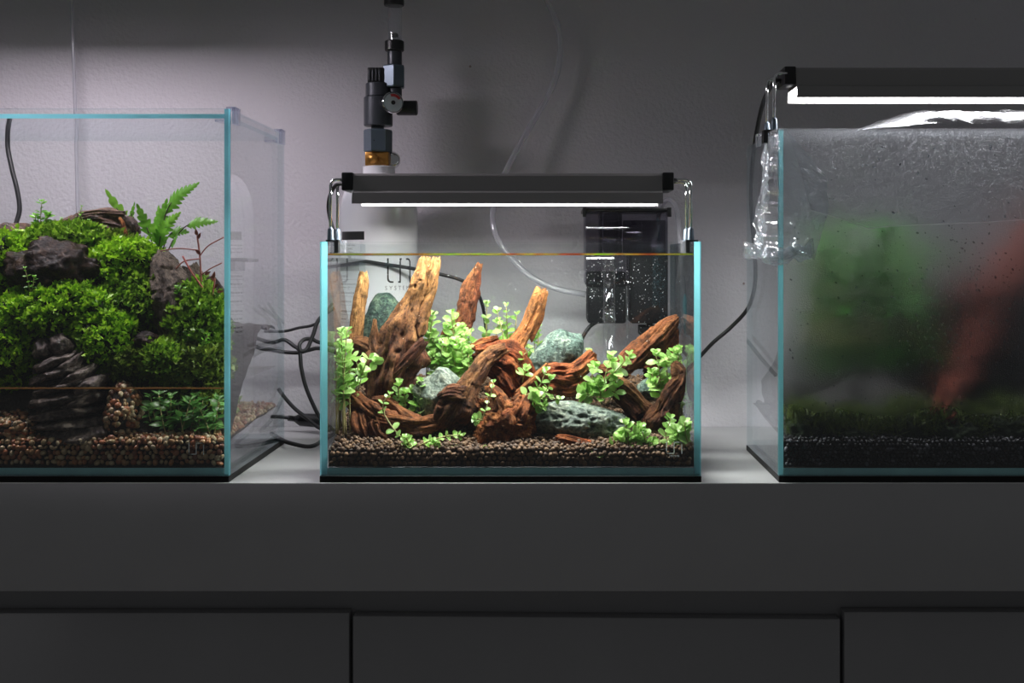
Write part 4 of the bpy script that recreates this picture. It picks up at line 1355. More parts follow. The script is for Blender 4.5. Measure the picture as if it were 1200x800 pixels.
driftwood('driftwood', 'orange burr-like root knob at the front centre', [
    [(573, 451, .058, 5, .5), (579, 463, .055, 9, .45), (586, 478, .052, 15, .4), (592, 496, .05, 25, .3), (589, 517, .05, 16, .3)],
    [(562, 470, .062, 8, .45), (572, 484, .06, 13, .35), (580, 500, .055, 18, .3)],
    [(616, 463, .058, 9, .3), (610, 478, .055, 16, .3), (601, 498, .052, 21, .25)],
    [(572, 508, .042, 10, .3), (566, 517, .04, 8, .3), (560, 524, .04, 5, .3)],
    [(604, 508, .045, 10, .3), (606, 521, .042, 6, .3)]], M_WOODO, 8, rough=.5, lumps=[((598, 498, .048, 25, 23, .018), dict(amp=.35, freq=3.2, sub=5, ridge=.5, tone=.6)), ((580, 508, .046, 20, 16, .015), dict(amp=.35, freq=3.4, sub=5, ridge=.5, tone=.55))])
driftwood('driftwood', 'rust-red branch with two blunt prongs under the tilted stone', [
    [(602, 466, .095, 4, .45), (616, 455, .098, 6, .4), (634, 444, .102, 10, .15), (652, 438, .105, 13, .05), (670, 437, .105, 11, .15), (685, 427, .105, 8, .25), (696, 414, .105, 6, .35)],
    [(662, 441, .10, 9, .1), (680, 436, .098, 8, .2), (692, 427, .098, 6, .3), (698, 421, .098, 4, .3)],
    [(645, 450, .10, 13, 0.), (668, 452, .10, 12, 0.), (685, 447, .10, 8, .05)]], M_WOODO, 9)
driftwood('driftwood', 'pale split twig leaning behind the pitted stone', [
    [(642, 427, .088, 3.2, .9), (632, 438, .088, 4, .85), (621, 449, .088, 4, .7), (606, 461, .088, 3.5, .6)]], M_WOODO, 10, rough=.2)
driftwood('driftwood', 'thick orange branch slanting up to the right corner', [
    [(794, 372, .150, 5, .45), (784, 381, .15, 9.5, .4), (770, 394, .15, 11.5, .3), (754, 408, .15, 13, .25), (738, 423, .148, 14, .15), (722, 436, .145, 14, .1), (708, 452, .14, 11, .1)],
    [(795, 388, .156, 6, .0), (788, 400, .156, 9, .0), (774, 416, .156, 11, .0), (752, 432, .155, 14, .0)],
    [(702, 432, .14, 5, .2), (716, 434, .14, 9, .2), (732, 442, .14, 11, .1)]], M_WOODR, 12)
driftwood('driftwood', 'slender dark root running down under the leaves at right', [
    [(715, 441, .10, 5, .25), (729, 449, .10, 7, .2), (742, 460, .098, 7, .25), (752, 471, .096, 6, .3), (762, 482, .094, 8, .2), (772, 494, .09, 11, .1)],
    [(718, 455, .11, 8, .05), (735, 468, .11, 10, .05), (752, 486, .10, 12, .05)]], M_WOODD, 13)
driftwood('driftwood', 'dark twisted snag at the right end of the planted tank', [
    [(790, 425, .085, 5, .15), (796, 434, .085, 9, .1), (797, 446, .083, 9, .1), (788, 458, .08, 11, .15), (780, 472, .078, 12, .1), (773, 487, .076, 15, .05), (765, 500, .075, 13, .1), (752, 507, .075, 9, .15)],
    [(803, 440, .088, 4, .05), (797, 452, .086, 7, .05), (789, 468, .082, 9, .05), (782, 492, .08, 12, .05)]], M_WOODD, 14, rough=.45)
driftwood('driftwood', 'flat rusty sliver of bark on the soil before the pitted stone', [
    [(651, 513, .034, 4, .2), (664, 516, .033, 6.5, .25), (680, 520, .032, 6.5, .2), (700, 523, .031, 5, .3), (722, 527, .03, 2.6, .5)]], M_WOODO, 15, rough=.4)

PG = 'leafy stem plants in the planted tank'
stem_plant('stem_plant', 'dense round-leaved stem plant against the left glass', bunch(388, 410, 380, 508, .025, .07, 12, 4), size=.0158, nodes=(6, 8), start=.38)
stem_plant('stem_plant', 'leafy stems arching over the low root at left', [[(414, 470, .075), (420, 445, .07), (418, 425, .068), (410, 412, .066)], [(418, 468, .07), (424, 440, .065), (432, 420, .06), (440, 424, .058)], [(404, 475, .06), (402, 450, .055), (398, 432, .055)], [(396, 490, .055), (393, 470, .05), (398, 455, .05)]], size=.0168, nodes=6)
stem_plant('stem_plant', 'tall thicket of round leaves between trunk and dark snag', bunch(500, 552, 366, 450, .125, .17, 14, 9), size=.0168, nodes=(6, 8))
stem_plant('stem_plant', 'bushy round-leaved stems in front of the thicket, centre left', bunch(508, 556, 398, 455, .105, .125, 8, 8), size=.0172, nodes=(5, 7))
stem_plant('stem_plant', 'upright sprigs with brown stems behind the rust-red clump', bunch(572, 604, 356, 430, .165, .20, 6, 7), size=.0140, nodes=(5, 6))
stem_plant('stem_plant', 'compact rosette of pale leaves left of the angular stone', bunch(464, 496, 446, 496, .075, .095, 5, 5), size=.0158, nodes=(5, 6), start=.15)
stem_plant('stem_plant', 'few leaves tucked between pale stick and tilted stone', bunch(616, 634, 378, 440, .165, .18, 4, 6), size=.0140, nodes=(4, 5))
stem_plant('stem_plant', 'small leafy shoot at the foot of the rust-red clump', [[(612, 448, .10), (615, 436, .098), (618, 430, .095)], [(606, 430, .11), (612, 418, .11), (622, 408, .11)]], size=.012, nodes=3)
stem_plant('stem_plant', 'pale sprig spreading over the left end of the pitted stone', [[(606, 468, .06), (618, 462, .055), (632, 452, .055), (640, 434, .055)], [(608, 470, .058), (622, 470, .05), (640, 466, .048), (656, 468, .046)], [(612, 470, .058), (628, 468, .055), (640, 458, .055), (646, 443, .055)], [(610, 472, .056), (624, 474, .048), (638, 476, .045)]], size=.0140, nodes=5)
stem_plant('stem_plant', 'yellow-green leaves behind the branch with blunt prongs', bunch(676, 688, 404, 440, .16, .175, 3, 4), size=.0115, nodes=4)
stem_plant('stem_plant', 'spreading leafy stems right of the blunt-pronged branch', [[(708, 472, .085), (708, 450, .082), (712, 430, .08), (718, 416, .08)], [(706, 474, .085), (696, 458, .082), (694, 440, .08), (698, 428, .08)], [(712, 472, .08), (722, 456, .078), (720, 440, .08)], [(700, 470, .085), (690, 462, .08), (682, 458, .08)], [(712, 445, .082), (726, 430, .078), (738, 416, .076)], [(704, 472, .078), (704, 462, .074), (700, 448, .074)]], size=.0168, nodes=6)
stem_plant('stem_plant', 'bright leaves hanging above the small stone at right', [[(778, 470, .10), (774, 450, .098), (772, 430, .096), (768, 414, .095)], [(776, 468, .10), (768, 452, .096), (764, 436, .095)], [(782, 440, .10), (782, 424, .10), (790, 412, .10)], [(770, 466, .095), (772, 456, .09), (766, 448, .09)]], size=.0172, nodes=6)
stem_plant('stem_plant', 'leaves crowding the right glass behind the twisted snag', bunch(790, 808, 408, 494, .09, .125, 7, 5), size=.0155, nodes=(6, 7), start=.25)
stem_plant('stem_plant', 'trailing stem with round leaves in the front right corner', [[(708, 524, .028), (722, 517, .028), (738, 512, .028), (752, 500, .03)], [(735, 525, .026), (736, 510, .026), (732, 496, .028)], [(748, 528, .026), (762, 522, .025), (778, 518, .025), (792, 520, .025)], [(756, 527, .03), (756, 515, .03), (752, 505, .03)]], size=.0168, nodes=6, start=.1)
stem_plant('stem_plant', 'upright shoot of folded leaves at the far front right corner', bunch(782, 812, 490, 532, .014, .035, 7, 5), size=.0172, nodes=(4, 5), start=.1)
stem_plant('stem_plant', 'bare curved runner with sparse leaves in the left foreground', [[(492, 526, .022), (480, 520, .022), (468, 510, .023), (458, 498, .025), (449, 482, .028), (450, 470, .03), (457, 462, .03)], [(487, 524, .022), (500, 518, .022), (515, 513, .022), (530, 510, .022), (542, 511, .022)], [(478, 528, .02), (479, 520, .02), (476, 512, .02)], [(505, 527, .02), (508, 522, .02), (512, 517, .02)]], size=.0115, nodes=6, start=.12, sr=.0011)
stem_plant('stem_plant', 'single thin sprig rooted on the orange root knob', [[(565, 492, .04), (569, 480, .038), (574, 466, .037), (578, 448, .036)], [(566, 492, .04), (560, 491, .036), (556, 490, .034)]], size=.0100, nodes=4)
stem_plant('stem_plant', 'tiny loose leaf pair lying on the soil at the front', [[(696, 541, .012), (697, 537, .012), (700, 532, .012)]], size=.010, nodes=2, rosette=False)
stem_plant('stem_plant', 'scattered small seedlings on the soil below the root knob', [[(532, 528, .018), (534, 526, .018), (536, 523, .018)], [(562, 528, .018), (564, 527, .018), (568, 526, .018)], [(571, 530, .016), (572, 528, .016), (573, 525, .016)]], size=.008, nodes=2, rosette=False)

# fine air bubbles drifting in the water, thickest near the filter outlet
nb = 620
bp = np.array([P(rnd.gauss(730, 60) if rnd.random() < .7 else rnd.uniform(440, 800), 302 + abs(rnd.gauss(0, 55)), rnd.uniform(.02, .255)) for _ in range(nb)])
bp = bp[(bp[:, 0] > -0.20) & (bp[:, 0] < 0.205) & (bp[:, 2] < 0.262)]
o = scatter_np('air_bubbles', ICO[1][0], ICO[1][1], bp, rand_rot(len(bp)), 0.0002 + 0.0004 * nrg.random(len(bp)) ** 2, M_BUBBLE, loc=(0, 0.14, 0.2))
tag(o, 'fine air bubbles drifting in the clear water of the middle tank', 'bubbles', kind='stuff')

# ------------------------------------------------------------------ left tank: gravel, bank, stones, wood, moss, plants
def gravel_height(x, y):
    t = y / 0.26
    return 0.046 + 0.012 * t + 0.005 * noise.noise(Vector((x * 14, y * 14, 8.1)))


bed('gravel_bed', 'brown and cream river gravel on the floor of the mossy tank', -0.9255, -0.3385, 0.0082, 0.2620, 0.0158, gravel_height, M_EARTH, M_GRAVEL, 0.0033, 2200, 1500, 2, 'gravel', flat=0.75, rv=0.6)


def gravel_heap(label, px, py, y, rx, rz, ry, n, seed):
    s = S(y)
    c = P(px, py, y)
    v, f = blob(c, (rx / 1000 / s, ry, rz / 1000 / s), seed, amp=.15, sub=3)
    root = thing('gravel_heap', label, 'gravel', (c.x, c.y, min(p[2] for p in v)), 'gravel heaps in the mossy tank')
    MB().add(v, f).build('heap_core', M_EARTH, root, smooth=True)
    pos, nr = sample_surface(v, f, n, -0.6)
    sc = 0.0033 * nrg.uniform(.6, 1.3, n)
    o = scatter_np('grains', ICO[2][0], ICO[2][1], pos, rand_rot(n), np.stack([sc * 1.1, sc, sc * .75], 1), M_GRAVEL, root, nrg.random(n))
    o['kind'] = 'stuff'


gravel_heap('heap of pebbles climbing to the waterline beside the layered rock', 147, 488, .05, 20, 40, .03, 420, 4)
gravel_heap('low heap of reddish pebbles at the left below the waterline', 12, 503, .045, 36, 20, .03, 420, 9)

# bank of dark earth that carries the moss
vs = []
nu, nv = 60, 36
def bank(u, v):
    x = -0.922 + (0.922 - 0.342) * u
    y = 0.035 + 0.225 * v
    h = 0.05 + 0.20 * min(1, max(0, (y - 0.035) / 0.15)) ** 0.8
    px = 647 + (x - CX) * 1000 * S(y)
    h *= 1 - 0.32 * min(1, max(0, (px - 165) / 90))
    h += 0.012 * noise.noise(Vector((x * 25, y * 25, 2))) + 0.006 * noise.noise(Vector((x * 70, y * 70, 5)))
    return (x, y, max(0.045, h))
o = MB().grid(bank, nu, nv).build('earth_bank', M_EARTH, smooth=True, loc=(-0.632, 0.15, 0.045))
tag(o, 'bank of dark wet earth rising to the back of the mossy tank', 'soil')

G_R = 'rocks in the mossy tank'
lr = MB()
for k, (px, py, y, rx_, rz_, ry_, ro) in enumerate([(53, 409, .050, 14, 13, .020, .10), (73, 405, .052, 15, 16, .020, .30), (66, 424, .050, 31, 8, .026, .42), (84, 427, .050, 25, 8, .026, .62), (68, 438, .047, 35, 8, .028, .32), (92, 441, .046, 26, 8, .026, .62), (76, 452, .046, 40, 8, .030, .28), (106, 452, .044, 24, 10, .026, .55),
        (74, 466, .046, 42, 8, .032, .20), (100, 470, .044, 30, 8, .030, .35), (80, 482, .045, 44, 9, .033, .14), (84, 496, .043, 46, 9, .034, .10), (92, 509, .040, 44, 15, .034, .12), (78, 462, .060, 36, 52, .026, 0)]):
    v_, f_ = blob(P(px, py, y), (rx_ / 1000 / S(y), ry_, rz_ / 1000 / S(y)), 100 + k, amp=.16, freq=1.8, sub=4, rot=ro, facet=.85)
    lr.add(v_, f_)
tag(lr.build('layered_rock', M_STRATA, smooth=True, loc=P(88, 522, .045)), 'wet layered dark rock rising out of the water at left', 'rock', G_R)
stone('dome_rock', 'dark brown domed rock under the moss at left', 64, 320, .105, 56, 38, .04, M_STONEB, 14, G_R, cat='rock', amp=.26, freq=1.6, sub=5, facet=.3, ridge=.22)
stone('wet_pebble', 'small wet tan stone between moss patches', 172, 399, .075, 17, 11, .014, M_STONEB, 17, G_R, cat='rock', amp=.2, freq=1.5, facet=.4)
stone('dark_rock', 'dark rock behind the red-stemmed plant at right of the stump', 246, 352, .15, 18, 26, .03, M_STONEB, 18, G_R, cat='rock', amp=.2, freq=1.6)
WG = 'wood in the mossy tank'
driftwood('bark_log', 'rough bark log lying across the top of the moss', [
    [(66, 272, .185, 6, .4), (78, 266, .183, 9, .45), (100, 258, .18, 12, .4), (128, 258, .178, 13, .35), (150, 266, .176, 12, .2), (157, 276, .175, 8, .1)],
    [(92, 252, .17, 3, .7), (118, 249, .168, 4.5, .8), (146, 250, .168, 3, .6)],
    [(104, 272, .165, 9, .0), (125, 278, .163, 11, .0), (142, 284, .163, 9, .0)]], M_BARK, 31, WG, cat='log')
driftwood('bark_log', 'dark wet log at the far left under the black cable', [
    [(-60, 292, .19, 20, .15), (-20, 286, .185, 20, .2), (12, 282, .18, 19, .15), (34, 278, .178, 14, .2), (46, 276, .176, 7, .2)]], M_BARK, 32, WG, cat='log')
driftwood('stump', 'weathered grey-brown stump leaning among the moss at right', [
    [(190, 297, .125, 9, .6), (192, 308, .122, 16, .55), (198, 325, .118, 22, .5), (205, 346, .115, 27, .4), (210, 375, .11, 30, .3), (212, 410, .11, 30, .2)],
    [(222, 312, .13, 9, .2), (228, 330, .128, 13, .2), (232, 360, .125, 16, .1)]], M_STUMP, 33, WG, cat='stump', rough=.28)
driftwood('twig', 'reddish twig hooked over the end of the bark log', [
    [(140, 255, .155, 1.6, .5), (144, 262, .152, 2.2, .5), (147, 272, .15, 2.2, .4), (152, 288, .148, 1.6, .4)]], M_WOODO, 34, WG, cat='twig', rough=.15)
driftwood('twig', 'brown twig on the gravel under the water plants', [
    [(158, 514, .03, 1.5, .8), (170, 511, .03, 2.6, .8), (185, 510, .03, 2.6, .7), (200, 508, .032, 1.5, .7)]], M_WOODO, 35, WG, cat='twig', rough=.2)

moss('moss_cushion', 'large bright green moss cushion above the layered rock', 72, 372, .095, 72, 34, .045, M_MOSS1, 41, 2400, .0070)
moss('moss_cushion', 'bright moss lobe hanging right of the layered rock', 122, 402, .075, 30, 34, .028, M_MOSS1, 42, 1000, .0070)
moss('moss_cushion', 'shaded moss lobe hanging left of the layered rock', 12, 418, .072, 38, 42, .028, M_MOSS1, 43, 1100, .0068)
moss('moss_cushion', 'bright moss hummock below the bark log', 150, 314, .135, 40, 26, .035, M_MOSS1, 44, 1300, .0070)
moss('moss_cushion', 'mid-green moss patch between hummock and stump', 158, 358, .115, 40, 34, .032, M_MOSS2, 45, 1100, .0068)
moss('moss_cushion', 'wet moss strip on top of the domed rock', 78, 286, .15, 52, 16, .03, M_MOSS2, 46, 1000, .0074)
moss('moss_cushion', 'moss at the far left edge beside the domed rock', 8, 322, .12, 24, 46, .03, M_MOSS1, 47, 900, .0070)
moss('moss_cushion', 'feathery moss mound right of the stump', 232, 384, .105, 30, 44, .03, M_MOSS2, 48, 1500, .0078, spread=.7)
moss('moss_cushion', 'olive grassy moss at the waterline near the right glass', 222, 434, .085, 40, 26, .03, M_MOSS3, 49, 1300, .0095, spread=.8)
moss('moss_cushion', 'small pale moss tuft at the waterline by the tan stone', 193, 424, .065, 20, 18, .018, M_MOSS2, 50, 500, .0075, spread=.7)
moss('moss_cushion', 'dark moss fringe under the bright lobe by the tan stone', 152, 432, .07, 28, 16, .02, M_MOSS3, 51, 500, .0074)
moss('moss_cushion', 'moss tuft beside the twig at the end of the bark log', 136, 290, .155, 16, 12, .015, M_MOSS3, 52, 350, .0075, spread=.7)
moss('moss_cushion', 'thick moss outside the frame at the far left', -70, 380, .10, 60, 70, .05, M_MOSS1, 53, 1200, .0065)
moss('moss_cushion', 'mossy slope outside the frame beyond the far left', -200, 360, .11, 80, 80, .06, M_MOSS2, 55, 1000, .0075)
moss('moss_cushion', 'dark drowned moss on the bank behind the water plants', 225, 478, .09, 45, 24, .03, M_MOSS3, 54, 700, .0080, spread=.8)


# fern with toothed fronds
def frond(root, base, tip, width, lobes, seed, curve=(0, 0, 0), stalk=0.3):
    """one toothed blade on its own stalk. base, tip: world points"""
    rs = random.Random(seed)
    mid = (base + tip) / 2 + Vector(curve)
    path = [Vector(q) for q in smooth_path([tuple(base), tuple(mid), tuple(tip)], 24)]
    so = MB().tube(path[:14], [0.0007] * 14, 6).build('stalk', M_STEMD, root, smooth=True)
    n0 = int(24 * stalk)
    bl = path[n0:]
    nb_ = len(bl)
    ax = (bl[-1] - bl[0]).normalized()
    view = Vector((rs.uniform(-.3, .3), -1, rs.uniform(.1, .7)))
    side = ax.cross(view).normalized()
    nrm = side.cross(ax).normalized()
    steps = lobes * 6
    vs, fs = [], []
    for i in range(steps + 1):
        t = i / steps
        k = t * (nb_ - 1)
        i0 = min(int(k), nb_ - 2)
        p = bl[i0].lerp(bl[i0 + 1], k - i0)
        env = (1 - t) ** 0.75 * min(1, t * 5 + 0.15)
        ph = (t * lobes) % 1.0
        tooth = 0.45 + 0.55 * (ph ** 0.6 if ph < 0.7 else (1 - ph) / 0.3)
        w_ = width * env * tooth
        for q in (-1, -.5, 0, .5, 1):
            vs.append(p + side * (q * w_) + ax * (abs(q) * w_ * 0.55) + nrm * (-abs(q) * w_ * .18 + 0.0008 * noise.noise(p * 200)))
    for i in range(steps):
        for k in range(4):
            a = i * 5 + k
            fs.append((a, a + 1, a + 6, a + 5))
    MB().add(vs, fs).build('frond', M_FERN, so, smooth=True)


fern = thing('fern', 'bright green fern with toothed fronds behind the stump', 'fern', P(186, 312, .14), 'ferns in the mossy tank')
FB = P(186, 312, .14)
for k, (tx, ty, ty_y, wd, lb, cv, st) in enumerate([
    (234, 213, .13, .0115, 9, (-.012, 0, .022), .42), (256, 259, .12, .0085, 8, (-.004, 0, .022), .50), (160, 238, .14, .0085, 5, (.0, 0, .004), .45),
    (196, 232, .15, .010, 6, (-.004, 0, .004), .40), (176, 262, .12, .0110, 6, (.006, 0, .01), .35), (205, 285, .11, .0110, 6, (.006, 0, .018), .40),
    (166, 296, .12, .0085, 5, (.0, 0, .014), .35), (222, 272, .14, .0095, 6, (-.004, 0, .02), .45), (212, 248, .13, .0095, 7, (-.006, 0, .012), .4), (186, 240, .16, .008, 6, (0, 0, .0), .4), (192, 258, .115, .0095, 6, (0, 0, .006), .3)]):
    frond(fern, FB + Vector((rnd.uniform(-.006, .006), rnd.uniform(-.004, .004), 0)), P(tx, ty, ty_y), wd * 1.55, lb, 60 + k, cv, st)
fern2 = thing('fern', 'single pale green frond standing behind the bark log', 'fern', P(152, 270, .19), 'ferns in the mossy tank')
frond(fern2, P(150, 268, .19), P(123, 221, .19), .015, 4, 91, (.002, 0, -.002), .15)
frond(fern2, P(150, 268, .19), P(158, 236, .19), .006, 4, 92, (.0, 0, .0), .25)

stem_plant('leafy_sprig', 'pale leafy sprig standing on the moss at far left', [[(45, 285, .15), (47, 262, .148), (49, 236, .146)], [(47, 284, .15), (53, 262, .148), (58, 250, .147)], [(44, 284, .15), (41, 265, .148), (42, 252, .147)]], size=.0115, nodes=7, kind='fern', group='sprigs in the mossy tank')
stem_plant('leafy_sprig', 'trailing sprig of tiny leaves before the bark log', [[(88, 285, .155), (90, 268, .152), (96, 242, .15)], [(98, 286, .15), (100, 266, .148), (94, 252, .147)], [(80, 286, .15), (76, 268, .148), (72, 256, .147)], [(104, 286, .145), (106, 272, .144), (104, 258, .143)]], size=.0065, nodes=7, kind='fern', group='sprigs in the mossy tank')
stem_plant('leafy_sprig', 'little sprout in front of the domed rock', [[(36, 345, .06), (33, 330, .058), (29, 314, .058)], [(36, 345, .06), (39, 332, .058), (40, 324, .058)]], size=.0075, nodes=4, kind='fern', group='sprigs in the mossy tank')
stem_plant('leafy_sprig', 'upright leafy shoots on the feathery moss by the right glass', [[(212, 360, .09), (211, 345, .088), (206, 336, .088)], [(222, 360, .088), (222, 346, .087), (216, 338, .087)], [(232, 362, .088), (232, 348, .087), (230, 338, .087)], [(215, 410, .07), (220, 395, .068), (222, 385, .068)], [(240, 420, .07), (238, 404, .068), (243, 392, .068)]], size=.0095, nodes=6, kind='fern', group='sprigs in the mossy tank')

red = thing('red_stemmed_plant', 'sparse plant of thin red stems against the right glass', 'plant', P(236, 350, .10))
for st, r, mt in (([(238, 356, .10), (236, 330, .098), (234, 298, .096), (231, 276, .095)], .0012, M_STEMR), ([(234, 300, .096), (244, 288, .09), (262, 278, .085)], .0008, M_STEMR), ([(188, 294, .10), (208, 291, .098), (232, 293, .096)], .0008, M_STEMR), ([(206, 315, .09), (216, 306, .09), (234, 303, .094)], .0009, M_STEMR), ([(214, 300, .09), (224, 318, .088), (238, 338, .088)], .0012, plain('pink_stem', (0.45, 0.12, 0.10), .5)), ([(236, 322, .098), (246, 315, .09), (260, 308, .085)], .0008, M_STEMR), ([(248, 355, .095), (250, 340, .092), (252, 326, .09)], .001, M_STEMR)):
    so = MB().tube(PP(st, 14), r, 6).build('stem', mt, red, smooth=True)
M_REDLEAF = leaf_mat('red_leaf', (0.12, 0.03, 0.02), (0.30, 0.10, 0.05))
LEAVES['red'] = [leaf_mesh('red_leaf', .5, .12, -.2, M_REDLEAF, shape='lance')]
rorg = P(236, 350, .10)
for px, py, dx, dz in ((231, 276, -.2, 1), (232, 280, .4, 1), (250, 338, .6, .6), (252, 330, -.5, .8), (254, 342, .8, .1), (246, 346, -.8, .3), (240, 322, .7, .4), (235, 298, -.6, .6), (250, 326, .2, 1)):
    put_leaf(red, rorg, 'red', P(px, py, .092), Vector((dx, -.2, dz)), Vector((0, -1, .3)), .009)

# broad-leaved water plants below the waterline
for lab, xs, seedn in (('dark green pointed-leaved water plant by the right glass of the mossy tank', (212, 258), 7), ('dark green pointed-leaved water plant beside the pebble heap', (170, 214), 6)):
    stem_plant('water_plant', lab, bunch(xs[0], xs[1], 462, 516, .020, .045, seedn, 8), size=.0200, nodes=(4, 6), kind='aqua', group='water plants in the mossy tank', start=.25, sr=.0008, rosette=True)

# ------------------------------------------------------------------ right tank: grit, rocks, wood, moss, bush, fog, film
def grit_height(x, y):
    return 0.0475 + 0.02 * (y / .21) + 0.003 * noise.noise(Vector((x * 20, y * 20, 1.3)))


bed('grit_bed', 'fine black gravel on the floor of the fogged tank', 0.3200, 0.7560, 0.0078, 0.2100, 0.0158, grit_height, M_EARTH, M_SAND, 0.0026, 4200, 2200, 1, 'gravel', flat=.8, rv=.7, tone_pow=2.2)
G_F = 'rocks in the fogged tank'  # rocks dark by their own colour
stone('fogged_tank_rock', 'grey rounded rock blurred behind the fogged glass at lower left', 1015, 482, .11, 72, 44, .045, M_STONEG, 61, G_F, cat='rock', amp=.2, freq=1.4, facet=.4)
stone('fogged_tank_rock', 'tall black rock in the middle of the fogged tank', 1095, 415, .165, 70, 135, .036, plain('black_rock', (0.012, 0.011, 0.011), .6, noise_amt=.5, bump=.8, bscale=60), 62, G_F, cat='rock', amp=.22, freq=1.4, facet=.3)
stone('fogged_tank_rock', 'dark rock at the right behind the red wood', 1195, 430, .165, 80, 125, .036, MATS['black_rock'], 63, G_F, cat='rock', amp=.22, freq=1.4, facet=.3)
stone('fogged_tank_rock', 'dark low rock at the left glass of the fogged tank', 980, 460, .165, 84, 95, .036, MATS['black_rock'], 64, G_F, cat='rock', amp=.2, freq=1.4, facet=.3)
driftwood('red_driftwood', 'red-brown branch slanting down behind the fogged glass', [
    [(1260, 235, .13, 24, .0), (1215, 280, .13, 26, .0), (1175, 335, .125, 24, .0), (1150, 385, .11, 18, .0), (1128, 435, .07, 17, .1), (1103, 492, .03, 16, .35)],
    [(1165, 350, .12, 14, .0), (1140, 345, .12, 12, .0), (1115, 350, .12, 8, .0)]], wood_mat('driftwood_crimson', (0.03, 0.006, 0.004), (0.13, 0.026, 0.015), (0.40, 0.09, 0.035)), 65, None)
for k, (px, w_, h_, dd) in enumerate([(942, 22, 22, .035), (1000, 26, 12, .03), (1060, 24, 26, .04), (1120, 28, 18, .03), (1185, 34, 26, .035)]):
    lab = ['wispy moss tuft against the left glass of the fogged tank', 'low moss patch before the grey rock in the fogged tank', 'dark moss tuft between grey rock and red branch', 'yellowish moss at the foot of the red branch', 'wide moss tuft at the right of the fogged tank'][k]
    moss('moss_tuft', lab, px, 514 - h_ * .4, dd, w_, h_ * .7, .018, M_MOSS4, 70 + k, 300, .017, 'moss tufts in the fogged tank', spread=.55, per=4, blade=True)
bush_stems = bunch(945, 1070, 255, 405, .04, .10, 17, 16)
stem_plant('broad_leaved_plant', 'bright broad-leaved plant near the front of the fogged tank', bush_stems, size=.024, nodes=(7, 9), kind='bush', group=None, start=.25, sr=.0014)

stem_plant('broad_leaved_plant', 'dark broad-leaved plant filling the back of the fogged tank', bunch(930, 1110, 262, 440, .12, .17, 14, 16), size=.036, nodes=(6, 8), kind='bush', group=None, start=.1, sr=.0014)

fogo = MB().box(0.3198, 0.7562, 0.0068, 0.0073, 0.052, 0.4125).build('condensation', M_FOG, TRf)
# droplets standing on the fogged pane
nd_ = 1500
dp = []
for _ in range(nd_):
    if rnd.random() < .55:
        px, py = rnd.gauss(1130, 45), rnd.gauss(365, 45)
    else:
        px, py = rnd.uniform(925, 1330), rnd.uniform(160, 505)
    dp.append((px, py))
pos = np.array([P(a, b, -0.0002) for a, b in dp])
pos = pos[(pos[:, 0] > .322) & (pos[:, 0] < .755) & (pos[:, 2] > .06) & (pos[:, 2] < .408)]
n = len(pos)
sc = 0.0003 + 0.0009 * nrg.random(n) ** 4
ang = nrg.normal(0.5, 0.5, n)
rot = np.stack([np.stack([np.cos(ang), np.zeros(n), np.sin(ang)], 1), np.tile([0, 1.0, 0], (n, 1)), np.stack([-np.sin(ang), np.zeros(n), np.cos(ang)], 1)], 2)
o = scatter_np('droplets', ICO[2][0], ICO[2][1], pos, rot, np.stack([sc * 1.0, sc * .45, sc * 1.7], 1), M_DROP, TRf)
o['kind'] = 'stuff'

# cling film: sheet over the top, apron down the front, crumpled bunch at the corner
CF = thing('cling_film', 'crumpled clear cling film stretched over the top of the fogged tank', 'plastic film', (0.54, 0.108, 0.413))


def sm01(a, b, x):
    t = min(1, max(0, (x - a) / (b - a)))
    return t * t * (3 - 2 * t)


def top_sheet(u, v):
    x = 0.312 + 0.452 * u
    y = -0.002 + 0.221 * v
    px = 600 + x * 1000
    bulge = 0.027 * sm01(1000, 1130, px + 40 * v) * (math.sin(math.pi * min(1, v * 1.15 + .02)) ** .6 if v < .85 else math.sin(math.pi * min(1, v * 1.15 + .02)))
    wr = 0.0035 * noise.noise(Vector((x * 18 + y * 50, y * 20, 1))) + 0.0018 * noise.noise(Vector((x * 60, y * 90 + x * 50, 4)))
    return (x, y, 0.4142 + max(0, bulge) + abs(wr) * (0.3 + 2 * sm01(990, 1100, px)))


MB().grid(top_sheet, 90, 40).build('top_sheet', M_FILMT, CF, smooth=True)
HEM = [(948, 246), (985, 256), (1018, 268.5), (1030, 266), (1070, 263.5), (1110, 262), (1160, 260), (1200, 257), (1290, 254), (1364, 252)]


def hem_py(px):
    for (a, b), (c, d) in zip(HEM, HEM[1:]):
        if a <= px <= c: return b + (d - b) * (px - a) / (c - a)
    return HEM[0][1] if px < HEM[0][0] else HEM[-1][1]


def apron(u, v):
    top_px = 920 + 444 * u
    low_px = 950 + 414 * u
    px = top_px + (low_px - top_px) * v ** .8
    z1 = 0.4143
    z0 = P(0, hem_py(px), -0.002).z
    x = P(px, 300, -.002).x
    z = z1 + (z0 - z1) * v
    y = -0.0012 - 0.0025 * v * abs(noise.noise(Vector((x * 22, z * 10, 7)))) - .0006
    return (x, y, z)


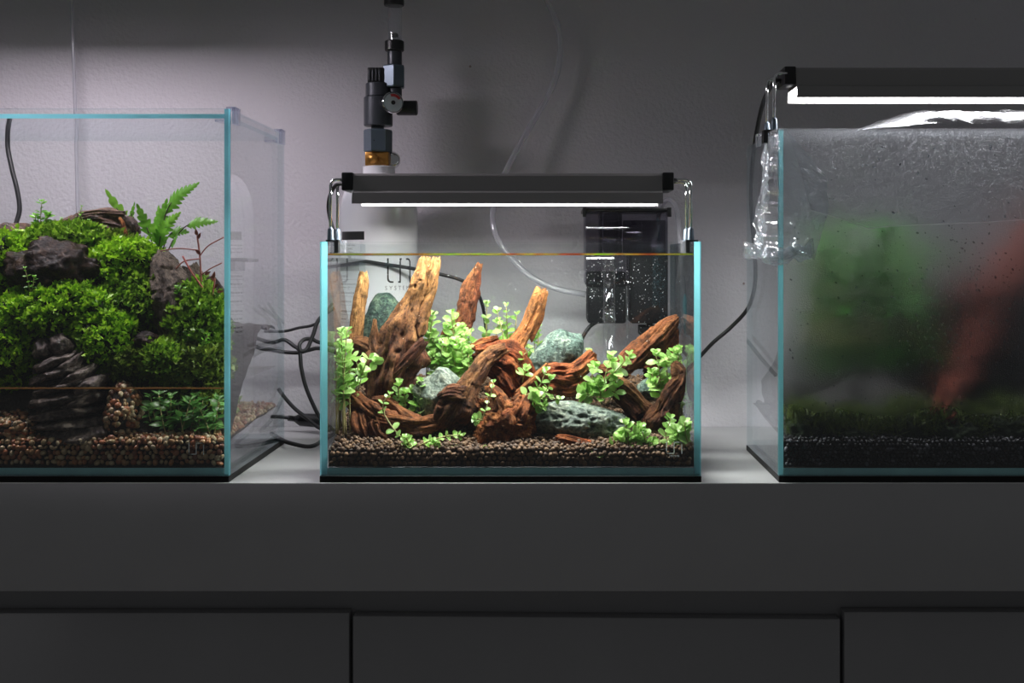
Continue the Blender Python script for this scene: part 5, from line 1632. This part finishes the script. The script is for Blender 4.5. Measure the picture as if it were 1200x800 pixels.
MB().grid(apron, 80, 16).build('apron', M_FILM, CF, smooth=True)
hp = [Vector(apron(k / 80, 1)) for k in range(81)]
MB().grid(lambda u, v: tuple(hp[min(80, int(round(u * 80)))] + Vector((0, -0.0004 - 0.0004 * math.sin(u * 60), (v - .5) * (0.0012 + 0.0010 * abs(noise.noise(Vector((u * 22, 3, 1)))))))), 80, 2).build('hem', leaf_mat('film_fold', (0.8, 0.8, 0.83), (0.9, 0.9, 0.92), 0.2, 0.7), CF, smooth=True)


def corner(u, v):
    """crumpled sheet round the left front corner; u from the side pane to the front, v downwards"""
    z = 0.4145 - (0.150 + 0.004 * math.sin(u * 14)) * v
    out = 0.0018 + 0.010 * v ** 1.5 + 0.012 * max(0, math.sin(math.pi * u)) * 0.2
    nz = noise.fractal(Vector((u * 7, v * 5.5, 3.7)), 1.0, 2.0, 3)
    fold = abs(noise.noise(Vector((u * 9 + v * 4, v * 2.2, 9.2))))
    out += (0.017 * v ** .7) * (abs(nz) + fold)
    # arc length: side part 0.075 m, front part 0.042 m
    a = 0.070 * (1 - 0.45 * v ** 2)
    b = 0.008 + 0.047 * min(1, v * 2.6) * (1 - 0.35 * max(0, v - .6) / .4)
    s_ = -a + (a + b) * u
    if s_ < 0: return (0.3125 - out, -s_ * 1.0 - .001, z)
    return (0.3125 + s_ - out * .3 * max(0, 1 - s_ / .01), -out - .0008, z)


MB().grid(corner, 46, 46).build('corner_bunch', M_FILMC, CF)


def knot(u, v):
    a = u * 2 * math.pi
    r = 0.007 + 0.008 * abs(noise.noise(Vector((math.cos(a) * 2, math.sin(a) * 2, v * 6))))
    x = P(876 + 76 * v, 300, -.012).x
    zc = P(0, 291 + 9 * math.sin(math.pi * v) + 3 * noise.noise(Vector((v * 5, 1, 2))), -.012).z
    yy = 0.012 - 0.026 * min(1, v * 2.2)
    return (x, yy + r * math.cos(a), zc + r * math.sin(a) * (1.0 + .5 * noise.noise(Vector((v * 9, a, 3)))))


MB().grid(knot, 14, 34).build('gathered_edge', M_FILMC, CF)
